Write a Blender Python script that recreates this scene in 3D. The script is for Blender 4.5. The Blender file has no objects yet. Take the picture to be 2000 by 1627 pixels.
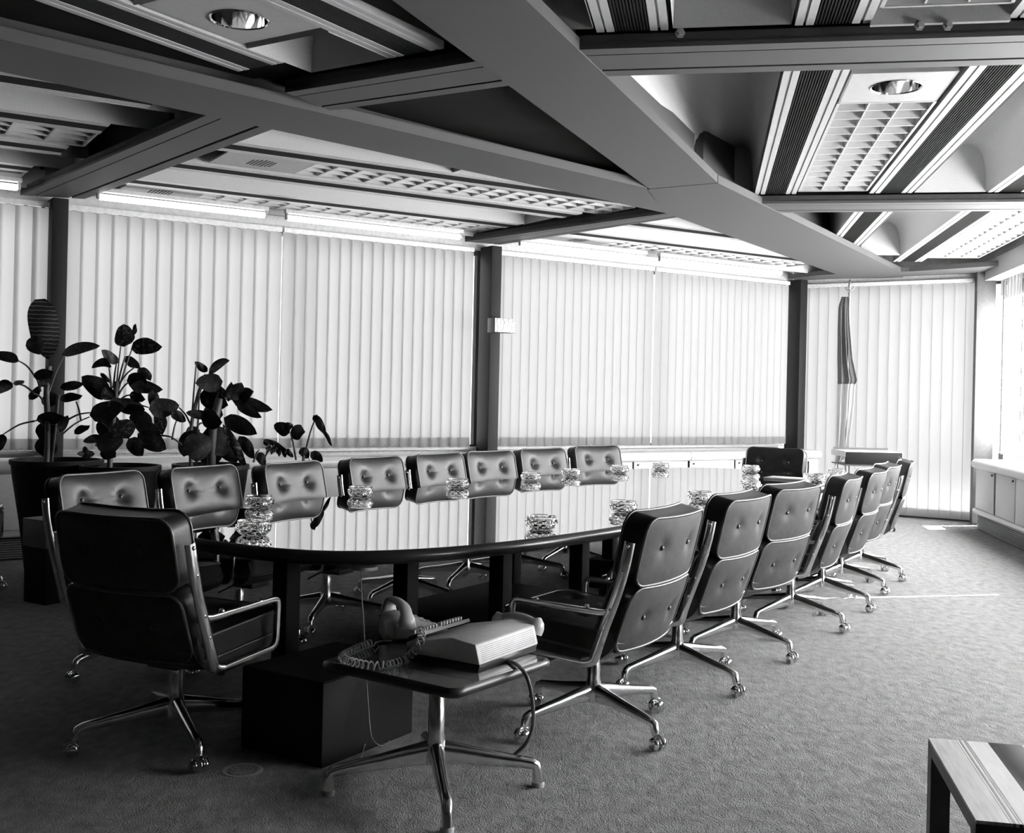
import bpy, bmesh, math, random
from math import sin, cos, tan, pi, radians, hypot, atan2, sqrt, exp
from mathutils import Vector, Matrix
random.seed(7)
scene = bpy.context.scene
col = scene.collection

# ------------------------------------------------------------------ camera, sky, sun, exposure
F_PX, CX, CY, ROLL, CAM_H = 2150.0, 1000.0, 770.0, math.atan(0.0225), 1.33
cam_data = bpy.data.cameras.new('camera')
cam = bpy.data.objects.new('camera', cam_data)
col.objects.link(cam)
cam_data.sensor_fit = 'HORIZONTAL'
cam_data.sensor_width = 36.0
cam_data.lens = F_PX / 2000.0 * 36.0
cam_data.shift_y = -(813.5 - CY) / 2000.0
cam_data.clip_start = 0.05
cam.matrix_world = Matrix(((cos(ROLL), -sin(ROLL), 0, 0),
                           (0, 0, -1, 0),
                           (sin(ROLL), cos(ROLL), 0, CAM_H),
                           (0, 0, 0, 1)))
scene.camera = cam

world = bpy.data.worlds.new('overcast_sky')
scene.world = world
world.use_nodes = True
bg = world.node_tree.nodes['Background']
bg.inputs['Color'].default_value = (1, 1, 1, 1)
bg.inputs['Strength'].default_value = 2.5

SUN_AZ, SUN_EL = radians(77), radians(41)
sun_data = bpy.data.lights.new('sun', 'SUN')
sun_data.energy = 300.0
sun_data.angle = radians(0.6)
sun = bpy.data.objects.new('sun', sun_data)
col.objects.link(sun)
sun.location = (8, 2, 8)
sun.rotation_euler = Vector((-sin(SUN_AZ) * cos(SUN_EL), -cos(SUN_AZ) * cos(SUN_EL), -sin(SUN_EL))).to_track_quat('-Z', 'Y').to_euler()

vs = scene.view_settings
vs.view_transform = 'Standard'
vs.look = 'None'
vs.gamma = 1.0
vs.use_curve_mapping = False
vs.exposure = 0.35
cy = scene.cycles
cy.max_bounces = 9; cy.diffuse_bounces = 5; cy.glossy_bounces = 4; cy.transmission_bounces = 8; cy.transparent_max_bounces = 8
cy.caustics_reflective = False; cy.caustics_refractive = False

# ------------------------------------------------------------------ plan helpers (metres; camera above the origin, looking along +Y)
def ray(x, y):
    px, py = x - CX, y - CY
    return px * cos(ROLL) + py * sin(ROLL), -px * sin(ROLL) + py * cos(ROLL)
def on_plane(x, y, z):                      # the point of height z on a sight line
    a, b = ray(x, y)
    k = (CAM_H - z) / b
    return Vector((a * k, F_PX * k, z))
def at_depth(x, y, Y):                      # the point of depth Y on a sight line
    a, b = ray(x, y)
    return Vector((a * Y / F_PX, Y, CAM_H - b * Y / F_PX))
def meet(px, fr, n=0.0, y=620):                    # s where the sight line at column px (y=600) meets the line n of a frame
    a, b = ray(px, y)
    d = Vector((a / F_PX, 1.0)); o = fr.p(0, n)
    u = Vector(fr.u)
    # t*d = o + s*u
    det = d.x * (-u.y) + u.x * d.y
    s = (d.x * o.y - d.y * o.x) / (-d.x * u.y + d.y * u.x)
    return s
class Plan:                                 # a plan frame: s along azimuth az, n to its right
    def __init__(self, az, o=(0, 0)):
        a = radians(az); self.az = a
        self.u = (sin(a), cos(a)); self.n = (cos(a), -sin(a)); self.o = o
    def p(self, s, n, z=0.0):
        return Vector((self.o[0] + s * self.u[0] + n * self.n[0], self.o[1] + s * self.u[1] + n * self.n[1], z))
    def to(self, x, y):
        x -= self.o[0]; y -= self.o[1]
        return x * self.u[0] + y * self.u[1], x * self.n[0] + y * self.n[1]
FR = Plan(10)                               # right bay of the ceiling and right wall
FL = Plan(58)                               # left bay of the ceiling
FM = Plan(32)                               # middle bay
WL = Plan(56.8, (-3.6, 8.7))                # left window wall: n > 0 is into the room
TB = Plan(32.5, (-1.26, 4.0))               # conference table: s along its axis
EN = Plan(123.5, (3.46, 13.42))             # end wall: n < 0 is outside, n... see below

# ------------------------------------------------------------------ materials (all procedural, all neutral grey)
def pm(name, v, rough=0.5, metal=0.0, var=0.12, scale=30.0, bump=0.0, bscale=None, spec=0.5, coat=0.0, stretch=None):
    m = bpy.data.materials.new(name); m.use_nodes = True
    nt = m.node_tree; b = nt.nodes['Principled BSDF']
    tc = nt.nodes.new('ShaderNodeTexCoord')
    mp = nt.nodes.new('ShaderNodeMapping')
    if stretch: mp.inputs['Scale'].default_value = stretch
    nt.links.new(tc.outputs['Object'], mp.inputs['Vector'])
    nz = nt.nodes.new('ShaderNodeTexNoise'); nz.inputs['Scale'].default_value = scale; nz.inputs['Detail'].default_value = 4
    nt.links.new(mp.outputs['Vector'], nz.inputs['Vector'])
    mr = nt.nodes.new('ShaderNodeMapRange')
    mr.inputs['From Min'].default_value = 0.3; mr.inputs['From Max'].default_value = 0.7
    mr.inputs['To Min'].default_value = v * (1 - var); mr.inputs['To Max'].default_value = v * (1 + var)
    nt.links.new(nz.outputs['Fac'], mr.inputs['Value'])
    nt.links.new(mr.outputs['Result'], b.inputs['Base Color'])
    b.inputs['Roughness'].default_value = rough
    b.inputs['Metallic'].default_value = metal
    b.inputs['Specular IOR Level'].default_value = spec
    b.inputs['Coat Weight'].default_value = coat
    if bump:
        n2 = nt.nodes.new('ShaderNodeTexNoise'); n2.inputs['Scale'].default_value = bscale or scale; n2.inputs['Detail'].default_value = 5
        nt.links.new(mp.outputs['Vector'], n2.inputs['Vector'])
        bp = nt.nodes.new('ShaderNodeBump'); bp.inputs['Strength'].default_value = bump; bp.inputs['Distance'].default_value = 0.01
        nt.links.new(n2.outputs['Fac'], bp.inputs['Height'])
        nt.links.new(bp.outputs['Normal'], b.inputs['Normal'])
    return m
def emit(name, s):
    m = pm(name, 0.8, 0.4)
    b = m.node_tree.nodes['Principled BSDF']
    b.inputs['Emission Color'].default_value = (1, 1, 1, 1); b.inputs['Emission Strength'].default_value = s
    return m
def fabric(name, v, trans, scale=400):
    m = bpy.data.materials.new(name); m.use_nodes = True
    nt = m.node_tree; out = nt.nodes['Material Output']; nt.nodes.remove(nt.nodes['Principled BSDF'])
    tc = nt.nodes.new('ShaderNodeTexCoord'); nz = nt.nodes.new('ShaderNodeTexNoise'); nz.inputs['Scale'].default_value = scale
    nt.links.new(tc.outputs['Object'], nz.inputs['Vector'])
    mr = nt.nodes.new('ShaderNodeMapRange'); mr.inputs['To Min'].default_value = v * 0.93; mr.inputs['To Max'].default_value = min(1, v * 1.07)
    nt.links.new(nz.outputs['Fac'], mr.inputs['Value'])
    d = nt.nodes.new('ShaderNodeBsdfDiffuse'); t = nt.nodes.new('ShaderNodeBsdfTranslucent'); x = nt.nodes.new('ShaderNodeMixShader')
    nt.links.new(mr.outputs['Result'], d.inputs['Color']); nt.links.new(mr.outputs['Result'], t.inputs['Color'])
    x.inputs['Fac'].default_value = trans
    nt.links.new(d.outputs[0], x.inputs[1]); nt.links.new(t.outputs[0], x.inputs[2]); nt.links.new(x.outputs[0], out.inputs['Surface'])
    return m
def carpet_mat():
    m = pm('carpet', 0.27, 0.95, var=0.20, scale=16, spec=0.05, stretch=(1.3, 0.8, 1))
    nt = m.node_tree; b = nt.nodes['Principled BSDF']
    tc = nt.nodes.new('ShaderNodeTexCoord')
    n1 = nt.nodes.new('ShaderNodeTexNoise'); n1.inputs['Scale'].default_value = 180; n1.inputs['Detail'].default_value = 3
    n2 = nt.nodes.new('ShaderNodeTexNoise'); n2.inputs['Scale'].default_value = 11; n2.inputs['Detail'].default_value = 5; n2.inputs['Roughness'].default_value = 0.7; n2.inputs['Distortion'].default_value = 1.6
    mp = nt.nodes.new('ShaderNodeMapping'); mp.inputs['Rotation'].default_value = (0, 0, 0.6); mp.inputs['Scale'].default_value = (1.5, 0.8, 1)
    nt.links.new(tc.outputs['Object'], n1.inputs['Vector']); nt.links.new(tc.outputs['Object'], mp.inputs['Vector']); nt.links.new(mp.outputs['Vector'], n2.inputs['Vector'])
    ad = nt.nodes.new('ShaderNodeMath'); ad.operation = 'MULTIPLY_ADD'; ad.inputs[1].default_value = 1.3
    nt.links.new(n2.outputs['Fac'], ad.inputs[0]); nt.links.new(n1.outputs['Fac'], ad.inputs[2])
    bp = nt.nodes.new('ShaderNodeBump'); bp.inputs['Strength'].default_value = 0.8; bp.inputs['Distance'].default_value = 0.02
    nt.links.new(ad.outputs[0], bp.inputs['Height']); nt.links.new(bp.outputs['Normal'], b.inputs['Normal'])
    return m
def glass_pane_mat():
    m = bpy.data.materials.new('window_glass'); m.use_nodes = True
    nt = m.node_tree; out = nt.nodes['Material Output']; nt.nodes.remove(nt.nodes['Principled BSDF'])
    t = nt.nodes.new('ShaderNodeBsdfTransparent'); g = nt.nodes.new('ShaderNodeBsdfGlossy'); g.inputs['Roughness'].default_value = 0.02
    f = nt.nodes.new('ShaderNodeFresnel'); f.inputs['IOR'].default_value = 1.3
    x = nt.nodes.new('ShaderNodeMixShader')
    nt.links.new(f.outputs[0], x.inputs['Fac']); nt.links.new(t.outputs[0], x.inputs[1]); nt.links.new(g.outputs[0], x.inputs[2]); nt.links.new(x.outputs[0], out.inputs['Surface'])
    return m
def cut_glass_mat():
    m = bpy.data.materials.new('cut_glass'); m.use_nodes = True
    b = m.node_tree.nodes['Principled BSDF']
    b.inputs['Base Color'].default_value = (0.97, 0.97, 0.97, 1); b.inputs['Transmission Weight'].default_value = 1.0
    b.inputs['Roughness'].default_value = 0.03; b.inputs['IOR'].default_value = 1.5
    return m
def mirror_top(name, base, f0, rough):
    m = bpy.data.materials.new(name); m.use_nodes = True
    nt = m.node_tree; out = nt.nodes['Material Output']; nt.nodes.remove(nt.nodes['Principled BSDF'])
    d = nt.nodes.new('ShaderNodeBsdfDiffuse'); d.inputs['Color'].default_value = (base, base, base, 1)
    g = nt.nodes.new('ShaderNodeBsdfGlossy'); g.inputs['Roughness'].default_value = rough; g.inputs['Color'].default_value = (0.97, 0.97, 0.97, 1)
    tc = nt.nodes.new('ShaderNodeTexCoord'); nz = nt.nodes.new('ShaderNodeTexNoise'); nz.inputs['Scale'].default_value = 3
    nt.links.new(tc.outputs['Object'], nz.inputs['Vector'])
    mr = nt.nodes.new('ShaderNodeMapRange'); mr.inputs['To Min'].default_value = rough * 0.6; mr.inputs['To Max'].default_value = rough * 1.4
    nt.links.new(nz.outputs['Fac'], mr.inputs['Value']); nt.links.new(mr.outputs['Result'], g.inputs['Roughness'])
    lw = nt.nodes.new('ShaderNodeLayerWeight'); lw.inputs['Blend'].default_value = f0
    x = nt.nodes.new('ShaderNodeMixShader')
    nt.links.new(lw.outputs['Facing'], x.inputs['Fac']); nt.links.new(d.outputs[0], x.inputs[1]); nt.links.new(g.outputs[0], x.inputs[2]); nt.links.new(x.outputs[0], out.inputs['Surface'])
    return m
def wood_mat(name, v, var):
    return pm(name, v, 0.35, var=var, scale=14, stretch=(6, 0.5, 1), coat=0.3)
def marbled(name):
    m = pm(name, 0.6, 0.2)
    nt = m.node_tree; b = nt.nodes['Principled BSDF']
    tc = nt.nodes.new('ShaderNodeTexCoord'); w = nt.nodes.new('ShaderNodeTexWave')
    w.inputs['Scale'].default_value = 9; w.inputs['Distortion'].default_value = 9; w.inputs['Detail'].default_value = 1.5; w.inputs['Detail Scale'].default_value = 1.5
    nt.links.new(tc.outputs['Object'], w.inputs['Vector'])
    r = nt.nodes.new('ShaderNodeValToRGB'); r.color_ramp.elements[0].position = 0.05; r.color_ramp.elements[0].color = (0.03, 0.03, 0.03, 1)
    r.color_ramp.elements[1].position = 0.3; r.color_ramp.elements[1].color = (0.36, 0.36, 0.36, 1)
    nt.links.new(w.outputs['Fac'], r.inputs['Fac']); nt.links.new(r.outputs['Color'], b.inputs['Base Color'])
    return m
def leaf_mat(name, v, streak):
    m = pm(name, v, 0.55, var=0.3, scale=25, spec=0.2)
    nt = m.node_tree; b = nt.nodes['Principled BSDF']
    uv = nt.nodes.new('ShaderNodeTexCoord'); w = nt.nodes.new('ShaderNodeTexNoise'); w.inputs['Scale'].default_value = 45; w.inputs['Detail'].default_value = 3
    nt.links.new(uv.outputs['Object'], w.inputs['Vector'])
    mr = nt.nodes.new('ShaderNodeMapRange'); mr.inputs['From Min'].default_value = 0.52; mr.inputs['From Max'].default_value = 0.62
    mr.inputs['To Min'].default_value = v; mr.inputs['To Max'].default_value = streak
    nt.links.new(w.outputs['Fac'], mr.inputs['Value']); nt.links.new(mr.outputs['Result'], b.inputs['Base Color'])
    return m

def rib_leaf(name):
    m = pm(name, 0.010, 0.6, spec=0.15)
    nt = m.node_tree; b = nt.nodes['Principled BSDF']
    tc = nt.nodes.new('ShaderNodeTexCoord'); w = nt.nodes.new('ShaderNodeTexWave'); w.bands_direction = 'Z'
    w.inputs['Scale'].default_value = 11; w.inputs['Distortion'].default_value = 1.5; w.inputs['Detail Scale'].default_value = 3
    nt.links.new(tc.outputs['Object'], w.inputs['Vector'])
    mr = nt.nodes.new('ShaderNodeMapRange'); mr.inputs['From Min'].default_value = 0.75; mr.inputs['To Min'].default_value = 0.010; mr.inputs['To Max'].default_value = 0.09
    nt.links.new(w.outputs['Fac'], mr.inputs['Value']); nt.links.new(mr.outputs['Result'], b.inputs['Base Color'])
    return m

M = dict(
    carpet=carpet_mat(),
    wall=pm('wall_paint', 0.45, 0.8), dark_wall=pm('dark_wall_paint', 0.08, 0.8),
    slab=pm('ceiling_slab_paint', 0.40, 0.9), beam=pm('beam_paint', 0.055, 0.6, var=0.06, scale=200, bump=0.05),
    groove=pm('beam_groove', 0.03, 0.8), flange=pm('flange_paint', 0.38, 0.45, var=0.05),
    rib=pm('ribbed_panel_black', 0.014, 0.8, spec=0.1), coffer=pm('coffer_paint', 0.40, 0.75, var=0.06, scale=120),
    black_panel=pm('black_ceiling_panel', 0.008, 0.8, var=0.4, scale=3, spec=0.1),
    column=pm('column_dark_paint', 0.010, 0.6, var=0.05, spec=0.2), column_pale=pm('column_grey_paint', 0.10, 0.6),
    louvre=pm('louvre_white', 0.44, 0.4, var=0.04), plate=pm('luminaire_plate', 0.34, 0.5, var=0.04),
    hole=pm('perforation_black', 0.01, 0.9), tube=emit('lit_fluorescent_tube', 5.0),
    slat=fabric('blind_fabric', 0.46, 0.80), rail=pm('headrail_white', 0.6, 0.4),
    chain=pm('bead_chain', 0.35, 0.5), glass=glass_pane_mat(), mullion=pm('mullion_dark', 0.05, 0.5),
    cab=pm('cabinet_white', 0.5, 0.5, var=0.04), cabtop=pm('cabinet_top_white', 0.5, 0.3, var=0.04), gap=pm('cabinet_gap_dark', 0.02, 0.7),
    grille=pm('grille_grey', 0.22, 0.5), knob=pm('dark_knob', 0.03, 0.4),
    leather=pm('black_leather', 0.012, 0.42, var=0.35, scale=14, bump=0.08, bscale=240, spec=0.28, coat=0.02),
    leather_back=pm('worn_leather', 0.032, 0.60, var=0.3, scale=26, bump=0.12, bscale=260, spec=0.35),
    piping=pm('leather_piping', 0.05, 0.35, spec=0.6), button=pm('leather_button', 0.06, 0.3),
    alu=pm('polished_aluminium', 0.72, 0.2, 1.0, var=0.06), chrome=pm('chrome', 0.75, 0.08, 1.0, var=0.03),
    rubber=pm('black_rubber', 0.02, 0.6), tabletop=mirror_top('black_polished_top', 0.006, 0.60, 0.012),
    table_edge=pm('black_table_edge', 0.010, 0.28, spec=0.5), table_leg=pm('black_table_leg', 0.006, 0.6, spec=0.15),
    side_top=mirror_top('smoked_side_top', 0.20, 0.24, 0.06),
    box=pm('black_floor_box', 0.008, 0.6, spec=0.2), glassware=cut_glass_mat(),
    phone=pm('pale_phone_plastic', 0.50, 0.28, var=0.03), phone_cord=pm('pale_cord', 0.42, 0.4), console=pm('pale_console', 0.62, 0.45, var=0.06),
    black_plastic=pm('black_plastic', 0.015, 0.4), key=pm('white_key', 0.6, 0.4), wire=pm('grey_wire', 0.25, 0.5), cable=pm('dark_grey_cable', 0.10, 0.5),
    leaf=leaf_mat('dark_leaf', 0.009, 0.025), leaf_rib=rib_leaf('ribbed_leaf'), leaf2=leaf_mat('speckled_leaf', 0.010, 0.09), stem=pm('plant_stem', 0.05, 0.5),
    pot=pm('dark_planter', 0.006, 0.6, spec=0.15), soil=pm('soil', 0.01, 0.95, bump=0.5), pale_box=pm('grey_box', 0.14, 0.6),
    flag_dark=fabric('flag_dark', 0.20, 0.3), flag_pale=fabric('flag_pale', 0.55, 0.45), pole=pm('flag_pole', 0.25, 0.3, 0.7),
    tray=pm('white_tray', 0.7, 0.4), sign=marbled('marbled_sign'), sign_side=pm('sign_case', 0.10, 0.5),
    wood_grey=wood_mat('grey_wood', 0.30, 0.3), wood_pale=wood_mat('pale_wood', 0.48, 0.12), wood_dark=pm('dark_wood_frame', 0.03, 0.4),
    smoked=mirror_top('smoked_glass', 0.14, 0.2, 0.03), paper=pm('paper', 0.75, 0.7), bolt=pm('painted_bolt', 0.2, 0.5),
)

# ------------------------------------------------------------------ mesh helpers
class MB:
    def __init__(self): self.v = []; self.f = []
    def add(self, vs, fs):
        o = len(self.v); self.v += [tuple(p) for p in vs]; self.f += [tuple(i + o for i in f) for f in fs]; return self
    def box(self, c, s, rz=0.0):
        hx, hy, hz = s[0] / 2, s[1] / 2, s[2] / 2; cr, sr = cos(rz), sin(rz); P = []
        for z in (-hz, hz):
            for x, y in ((-hx, -hy), (hx, -hy), (hx, hy), (-hx, hy)):
                P.append((c[0] + x * cr - y * sr, c[1] + x * sr + y * cr, c[2] + z))
        return self.add(P, [(3, 2, 1, 0), (4, 5, 6, 7), (0, 1, 5, 4), (1, 2, 6, 5), (2, 3, 7, 6), (3, 0, 4, 7)])
    def prism(self, poly, z0, z1):
        A = sum(poly[i][0] * poly[(i + 1) % len(poly)][1] - poly[(i + 1) % len(poly)][0] * poly[i][1] for i in range(len(poly)))
        if A < 0: poly = poly[::-1]
        n = len(poly)
        P = [(p[0], p[1], z0) for p in poly] + [(p[0], p[1], z1) for p in poly]
        return self.add(P, [tuple(range(n))[::-1], tuple(range(n, 2 * n))] + [(i, (i + 1) % n, n + (i + 1) % n, n + i) for i in range(n)])
    def plan_box(self, fr, s0, s1, n0, n1, z0, z1):
        return self.prism([fr.p(s0, n0), fr.p(s1, n0), fr.p(s1, n1), fr.p(s0, n1)], z0, z1)
    def sweep(self, path, rad, n=8, up=(0, 0, 1), caps=True, closed=False, pw=1.0):
        # rad: a number, or per-point numbers or (side, up) pairs
        P = [Vector(p) for p in path]; m = len(P); upv = Vector(up); V = []; prev = None
        for i, p in enumerate(P):
            if closed: t = P[(i + 1) % m] - P[i - 1]
            else: t = P[min(i + 1, m - 1)] - P[max(i - 1, 0)]
            t = t.normalized() if t.length > 1e-9 else Vector((0, 0, 1))
            if prev is None:
                s = t.cross(upv)
                if s.length < 1e-3: s = t.cross(Vector((1, 0, 0)))
                if s.length < 1e-3: s = t.cross(Vector((0, 1, 0)))
            else:
                s = prev - t * prev.dot(t)
                if s.length < 1e-4: s = t.cross(upv)
            s.normalize(); prev = s; w = s.cross(t).normalized()
            r = rad[i] if isinstance(rad, (list, tuple)) else rad
            ra, rb = r if isinstance(r, (list, tuple)) else (r, r)
            for k in range(n):
                a = 2 * pi * k / n; c_, s_ = cos(a), sin(a)
                if pw != 1.0:
                    c_ = math.copysign(abs(c_) ** pw, c_); s_ = math.copysign(abs(s_) ** pw, s_)
                V.append(p + s * (ra * c_) + w * (rb * s_))
        Fs = []
        for i in range(m if closed else m - 1):
            j = (i + 1) % m
            for k in range(n):
                l = (k + 1) % n
                Fs.append((i * n + k, j * n + k, j * n + l, i * n + l))
        if caps and not closed:
            Fs.append(tuple(range(n))); Fs.append(tuple(range((m - 1) * n, m * n))[::-1])
        return self.add(V, Fs)
    def lathe(self, prof, n=24, c=(0, 0, 0), axis='z', cap=True):
        V = []; m = len(prof)
        for r, z in prof:
            for k in range(n):
                a = 2 * pi * k / n; x, y = r * cos(a), r * sin(a)
                if axis == 'z': q = (x, y, z)
                elif axis == 'x': q = (z, x, y)
                else: q = (x, -z, y)
                V.append((q[0] + c[0], q[1] + c[1], q[2] + c[2]))
        Fs = [(i * n + k, i * n + (k + 1) % n, (i + 1) * n + (k + 1) % n, (i + 1) * n + k) for i in range(m - 1) for k in range(n)]
        if cap:
            if prof[0][0] > 1e-6: Fs.append(tuple(range(n))[::-1])
            if prof[-1][0] > 1e-6: Fs.append(tuple(range((m - 1) * n, m * n)))
        return self.add(V, Fs)
    def xf(self, f): self.v = [tuple(f(*p)) for p in self.v]; return self
    def build(self, name, mat, parent=None, smooth=None, bevel=0.0, seg=2, fix=True):
        me = bpy.data.meshes.new(name)
        me.from_pydata(self.v, [], self.f)
        if fix or bevel:
            bm = bmesh.new(); bm.from_mesh(me)
            bmesh.ops.remove_doubles(bm, verts=bm.verts, dist=1e-6)
            bmesh.ops.recalc_face_normals(bm, faces=bm.faces)
            if bevel:
                ed = [e for e in bm.edges if len(e.link_faces) == 2 and e.calc_face_angle(0) > 0.5]
                bmesh.ops.bevel(bm, geom=ed, offset=bevel, segments=seg, profile=0.5, affect='EDGES')
            bm.to_mesh(me); bm.free()
        if smooth is None and bevel: smooth = 35
        if smooth:
            me.polygons.foreach_set('use_smooth', [True] * len(me.polygons))
            me.set_sharp_from_angle(angle=radians(smooth))
        me.materials.append(M[mat] if isinstance(mat, str) else mat)
        o = bpy.data.objects.new(name, me); col.objects.link(o)
        if parent is not None: o.parent = parent
        return o
def tag(o, label=None, cat=None, group=None, kind=None):
    if label: o['label'] = label
    if cat: o['category'] = cat
    if group: o['group'] = group
    if kind: o['kind'] = kind
    return o
def empty(name, loc=(0, 0, 0), az=0.0):
    o = bpy.data.objects.new(name, None); col.objects.link(o)
    o.empty_display_size = 0.1; o.location = loc; o.rotation_euler = (0, 0, -az); return o
def link_copy(o, parent, loc=None, rz=None):
    c = o.copy(); col.objects.link(c); c.parent = parent
    if loc is not None: c.location = loc
    if rz is not None: c.rotation_euler = (0, 0, rz)
    return c
def copy_tree(root, loc, az):
    r = root.copy(); col.objects.link(r); r.location = loc; r.rotation_euler = (0, 0, -az)
    for ch in list(root.children):
        c = ch.copy(); col.objects.link(c); c.parent = r
        for g in list(ch.children):
            d = g.copy(); col.objects.link(d); d.parent = c
    return r
def smooth_path(pts, sub=6, closed=False):
    P = [Vector(p) for p in pts]; out = []; n = len(P)
    for i in range(n if closed else n - 1):
        if closed: p0, p1, p2, p3 = P[i - 1], P[i], P[(i + 1) % n], P[(i + 2) % n]
        else: p0, p1, p2, p3 = P[max(i - 1, 0)], P[i], P[i + 1], P[min(i + 2, n - 1)]
        for k in range(sub):
            t = k / sub
            out.append(0.5 * ((2 * p1) + (p2 - p0) * t + (2 * p0 - 5 * p1 + 4 * p2 - p3) * t * t + (3 * p1 - p0 - 3 * p2 + p3) * t ** 3))
    if not closed: out.append(P[-1])
    return out
def structure(o, label, cat=None):
    o['kind'] = 'structure'; o['label'] = label
    if cat: o['category'] = cat
    return o

# ================================================================== THE ROOM
ZB = 2.80          # underside of the ceiling beams
ZS = 2.87          # underside of the ceiling strips
ZT = 3.30          # slab
fl = MB().prism([(-14, -6), (5.5, -6), (5.9, 12.6), (3.4, 14.1), (-14, 2.6)], -0.1, 0.0).build('floor', 'carpet')
structure(fl, 'grey cut-pile carpet covering the whole floor')
ceil = MB().prism([(-14, -6), (5.5, -6), (5.9, 12.7), (3.4, 14.2), (-14, 2.7)], ZT, ZT + 0.1).build('ceiling', 'slab')
structure(ceil, 'ceiling of steel beams, ribbed strips and recessed coffers')

# ---- beams (children of the ceiling)
def beam(poly, web=None, name='beam', dz=0.006):
    b = MB().prism(poly, ZB - dz, ZB + 0.05)
    cx = sum(p[0] for p in poly) / len(poly); cy = sum(p[1] for p in poly) / len(poly)
    o = b.build(name, 'beam', ceil)
    if web: MB().prism(web, ZB + 0.05, ZT).build('beam_web', 'beam', o)
    return o
beam([(-6.5, 0.55), (0.905, 7.70), (1.19, 8.74), (-6.8, 0.91)], [(-6.6, 0.66), (0.98, 8.0), (1.08, 8.45), (-6.7, 0.80)])
beam([(-2.66, -1.46), (0.93, 7.73), (1.36, 7.46), (-2.19, -1.47)], [(-2.5, -1.46), (1.06, 7.7), (1.22, 7.6), (-2.36, -1.47)])
beam([(0.937, 7.745), (1.367, 7.475), (4.39, 12.44), (4.55, 12.9), (3.9, 13.1), (3.77, 12.78), (1.19, 8.74), (0.915, 7.76)], [(1.1, 7.8), (1.3, 7.7), (4.2, 12.5), (4.0, 12.65), (1.2, 8.4)])
def grooved_beam(p0, p1, q0, q1):           # near edge p0-p1, far edge q0-q1
    def lerp(a, b, t): return (a[0] + (b[0] - a[0]) * t, a[1] + (b[1] - a[1]) * t)
    o = MB().prism([p0, p1, q1, q0], ZB + 0.018, ZB + 0.06).build('cross_beam', 'groove', ceil)
    for a, b in ((0.0, 0.20), (0.225, 0.74), (0.80, 1.0)):
        MB().prism([lerp(p0, q0, a), lerp(p1, q1, a), lerp(p1, q1, b), lerp(p0, q0, b)], ZB, ZB + 0.03).build('beam_face', 'beam', o)
    MB().prism([lerp(p0, q0, 0.3), lerp(p1, q1, 0.3), lerp(p1, q1, 0.7), lerp(p0, q0, 0.7)], ZB + 0.06, ZT).build('beam_web', 'beam', o)
def xy(v): return (v.x, v.y)
grooved_beam((-3.88, 8.61), (-1.66, 5.92), (-3.42, 8.72), (-1.36, 6.2))                      # left wall to long beam
grooved_beam((-0.49, 10.68), (1.20, 8.78), (-0.15, 10.85), (1.32, 8.96))
grooved_beam((-1.16, 5.46), (-0.1, 4.82), (-0.99, 5.79), (0.05, 5.19))                       # between the two long beams
for s0 in (0.85, 4.65, 8.45):
    a = {0.85: -1.45, 4.65: -0.62, 8.45: 0.2}[s0]
    grooved_beam(xy(FR.p(s0, a)), xy(FR.p(s0, 3.1)), xy(FR.p(s0 + 0.4, a + 0.08)), xy(FR.p(s0 + 0.4, 3.1)))
beam([(3.55, 12.85), (3.77, 12.62), (4.4, 12.28), (5.13, 11.56), (5.36, 11.5), (5.3, 12.25), (3.52, 13.4), (3.3, 13.28)], None, dz=0.002)
# head beam along the right windows
o = MB().plan_box(FR, 0.0, 12.85, 3.0, 3.17, 2.70, 2.90).build('head_beam', 'flange', ceil)

# ---- ribbed strips between the coffers
def strip(fr, s0, s1, n0, w=0.30):
    root = MB().plan_box(fr, s0, s1, n0 + 0.075, n0 + w - 0.075, ZS + 0.008, ZS + 0.06)
    k = 11
    for i in range(k):                       # ridges along the black panel
        a = n0 + 0.078 + (w - 0.156) * (i + 0.25) / k
        root.plan_box(fr, s0, s1, a, a + (w - 0.156) / k * 0.5, ZS + 0.001, ZS + 0.009)
    o = root.build('ribbed_strip', 'rib', ceil, fix=False)
    for a in (n0, n0 + w - 0.075):
        f = MB()
        f.plan_box(fr, s0, s1, a, a + 0.032, ZS, ZS + 0.12)
        f.plan_box(fr, s0, s1, a + 0.032, a + 0.043, ZS + 0.012, ZS + 0.12)
        f.plan_box(fr, s0, s1, a + 0.043, a + 0.075, ZS, ZS + 0.12)
        f.build('flange', 'flange', o)
    return o
def coffer(fr, s0, s1, n0, n1, top=3.22, mat='coffer', n0b=None):
    K = 12; prof = []
    n0b = n0 if n0b is None else n0b
    for i in range(K + 1):
        a = pi * i / K
        x = math.copysign(abs(cos(a)) ** 0.45, cos(a)); y = abs(sin(a)) ** 0.7
        prof.append((x, ZS + (top - ZS) * y))
    m = MB(); V = []
    ss = [(s0, 1.0), (s0 + 0.03, 1.0), (s1 - 0.03, 1.0), (s1, 1.0)]
    for s, q in ss:
        na = n0 + (n0b - n0) * (s - s0) / (s1 - s0); c, hw = (na + n1) / 2, (n1 - na) / 2
        V += [fr.p(s, c + hw * x, z) for x, z in prof]
    n_ = K + 1
    Fs = [(j * n_ + i, j * n_ + i + 1, (j + 1) * n_ + i + 1, (j + 1) * n_ + i) for j in range(3) for i in range(K)]
    Fs.append(tuple(range(n_))); Fs.append(tuple(range(3 * n_, 4 * n_))[::-1])
    m.add(V, Fs)
    return m.build('coffer', mat, ceil, smooth=60, fix=False)

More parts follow.
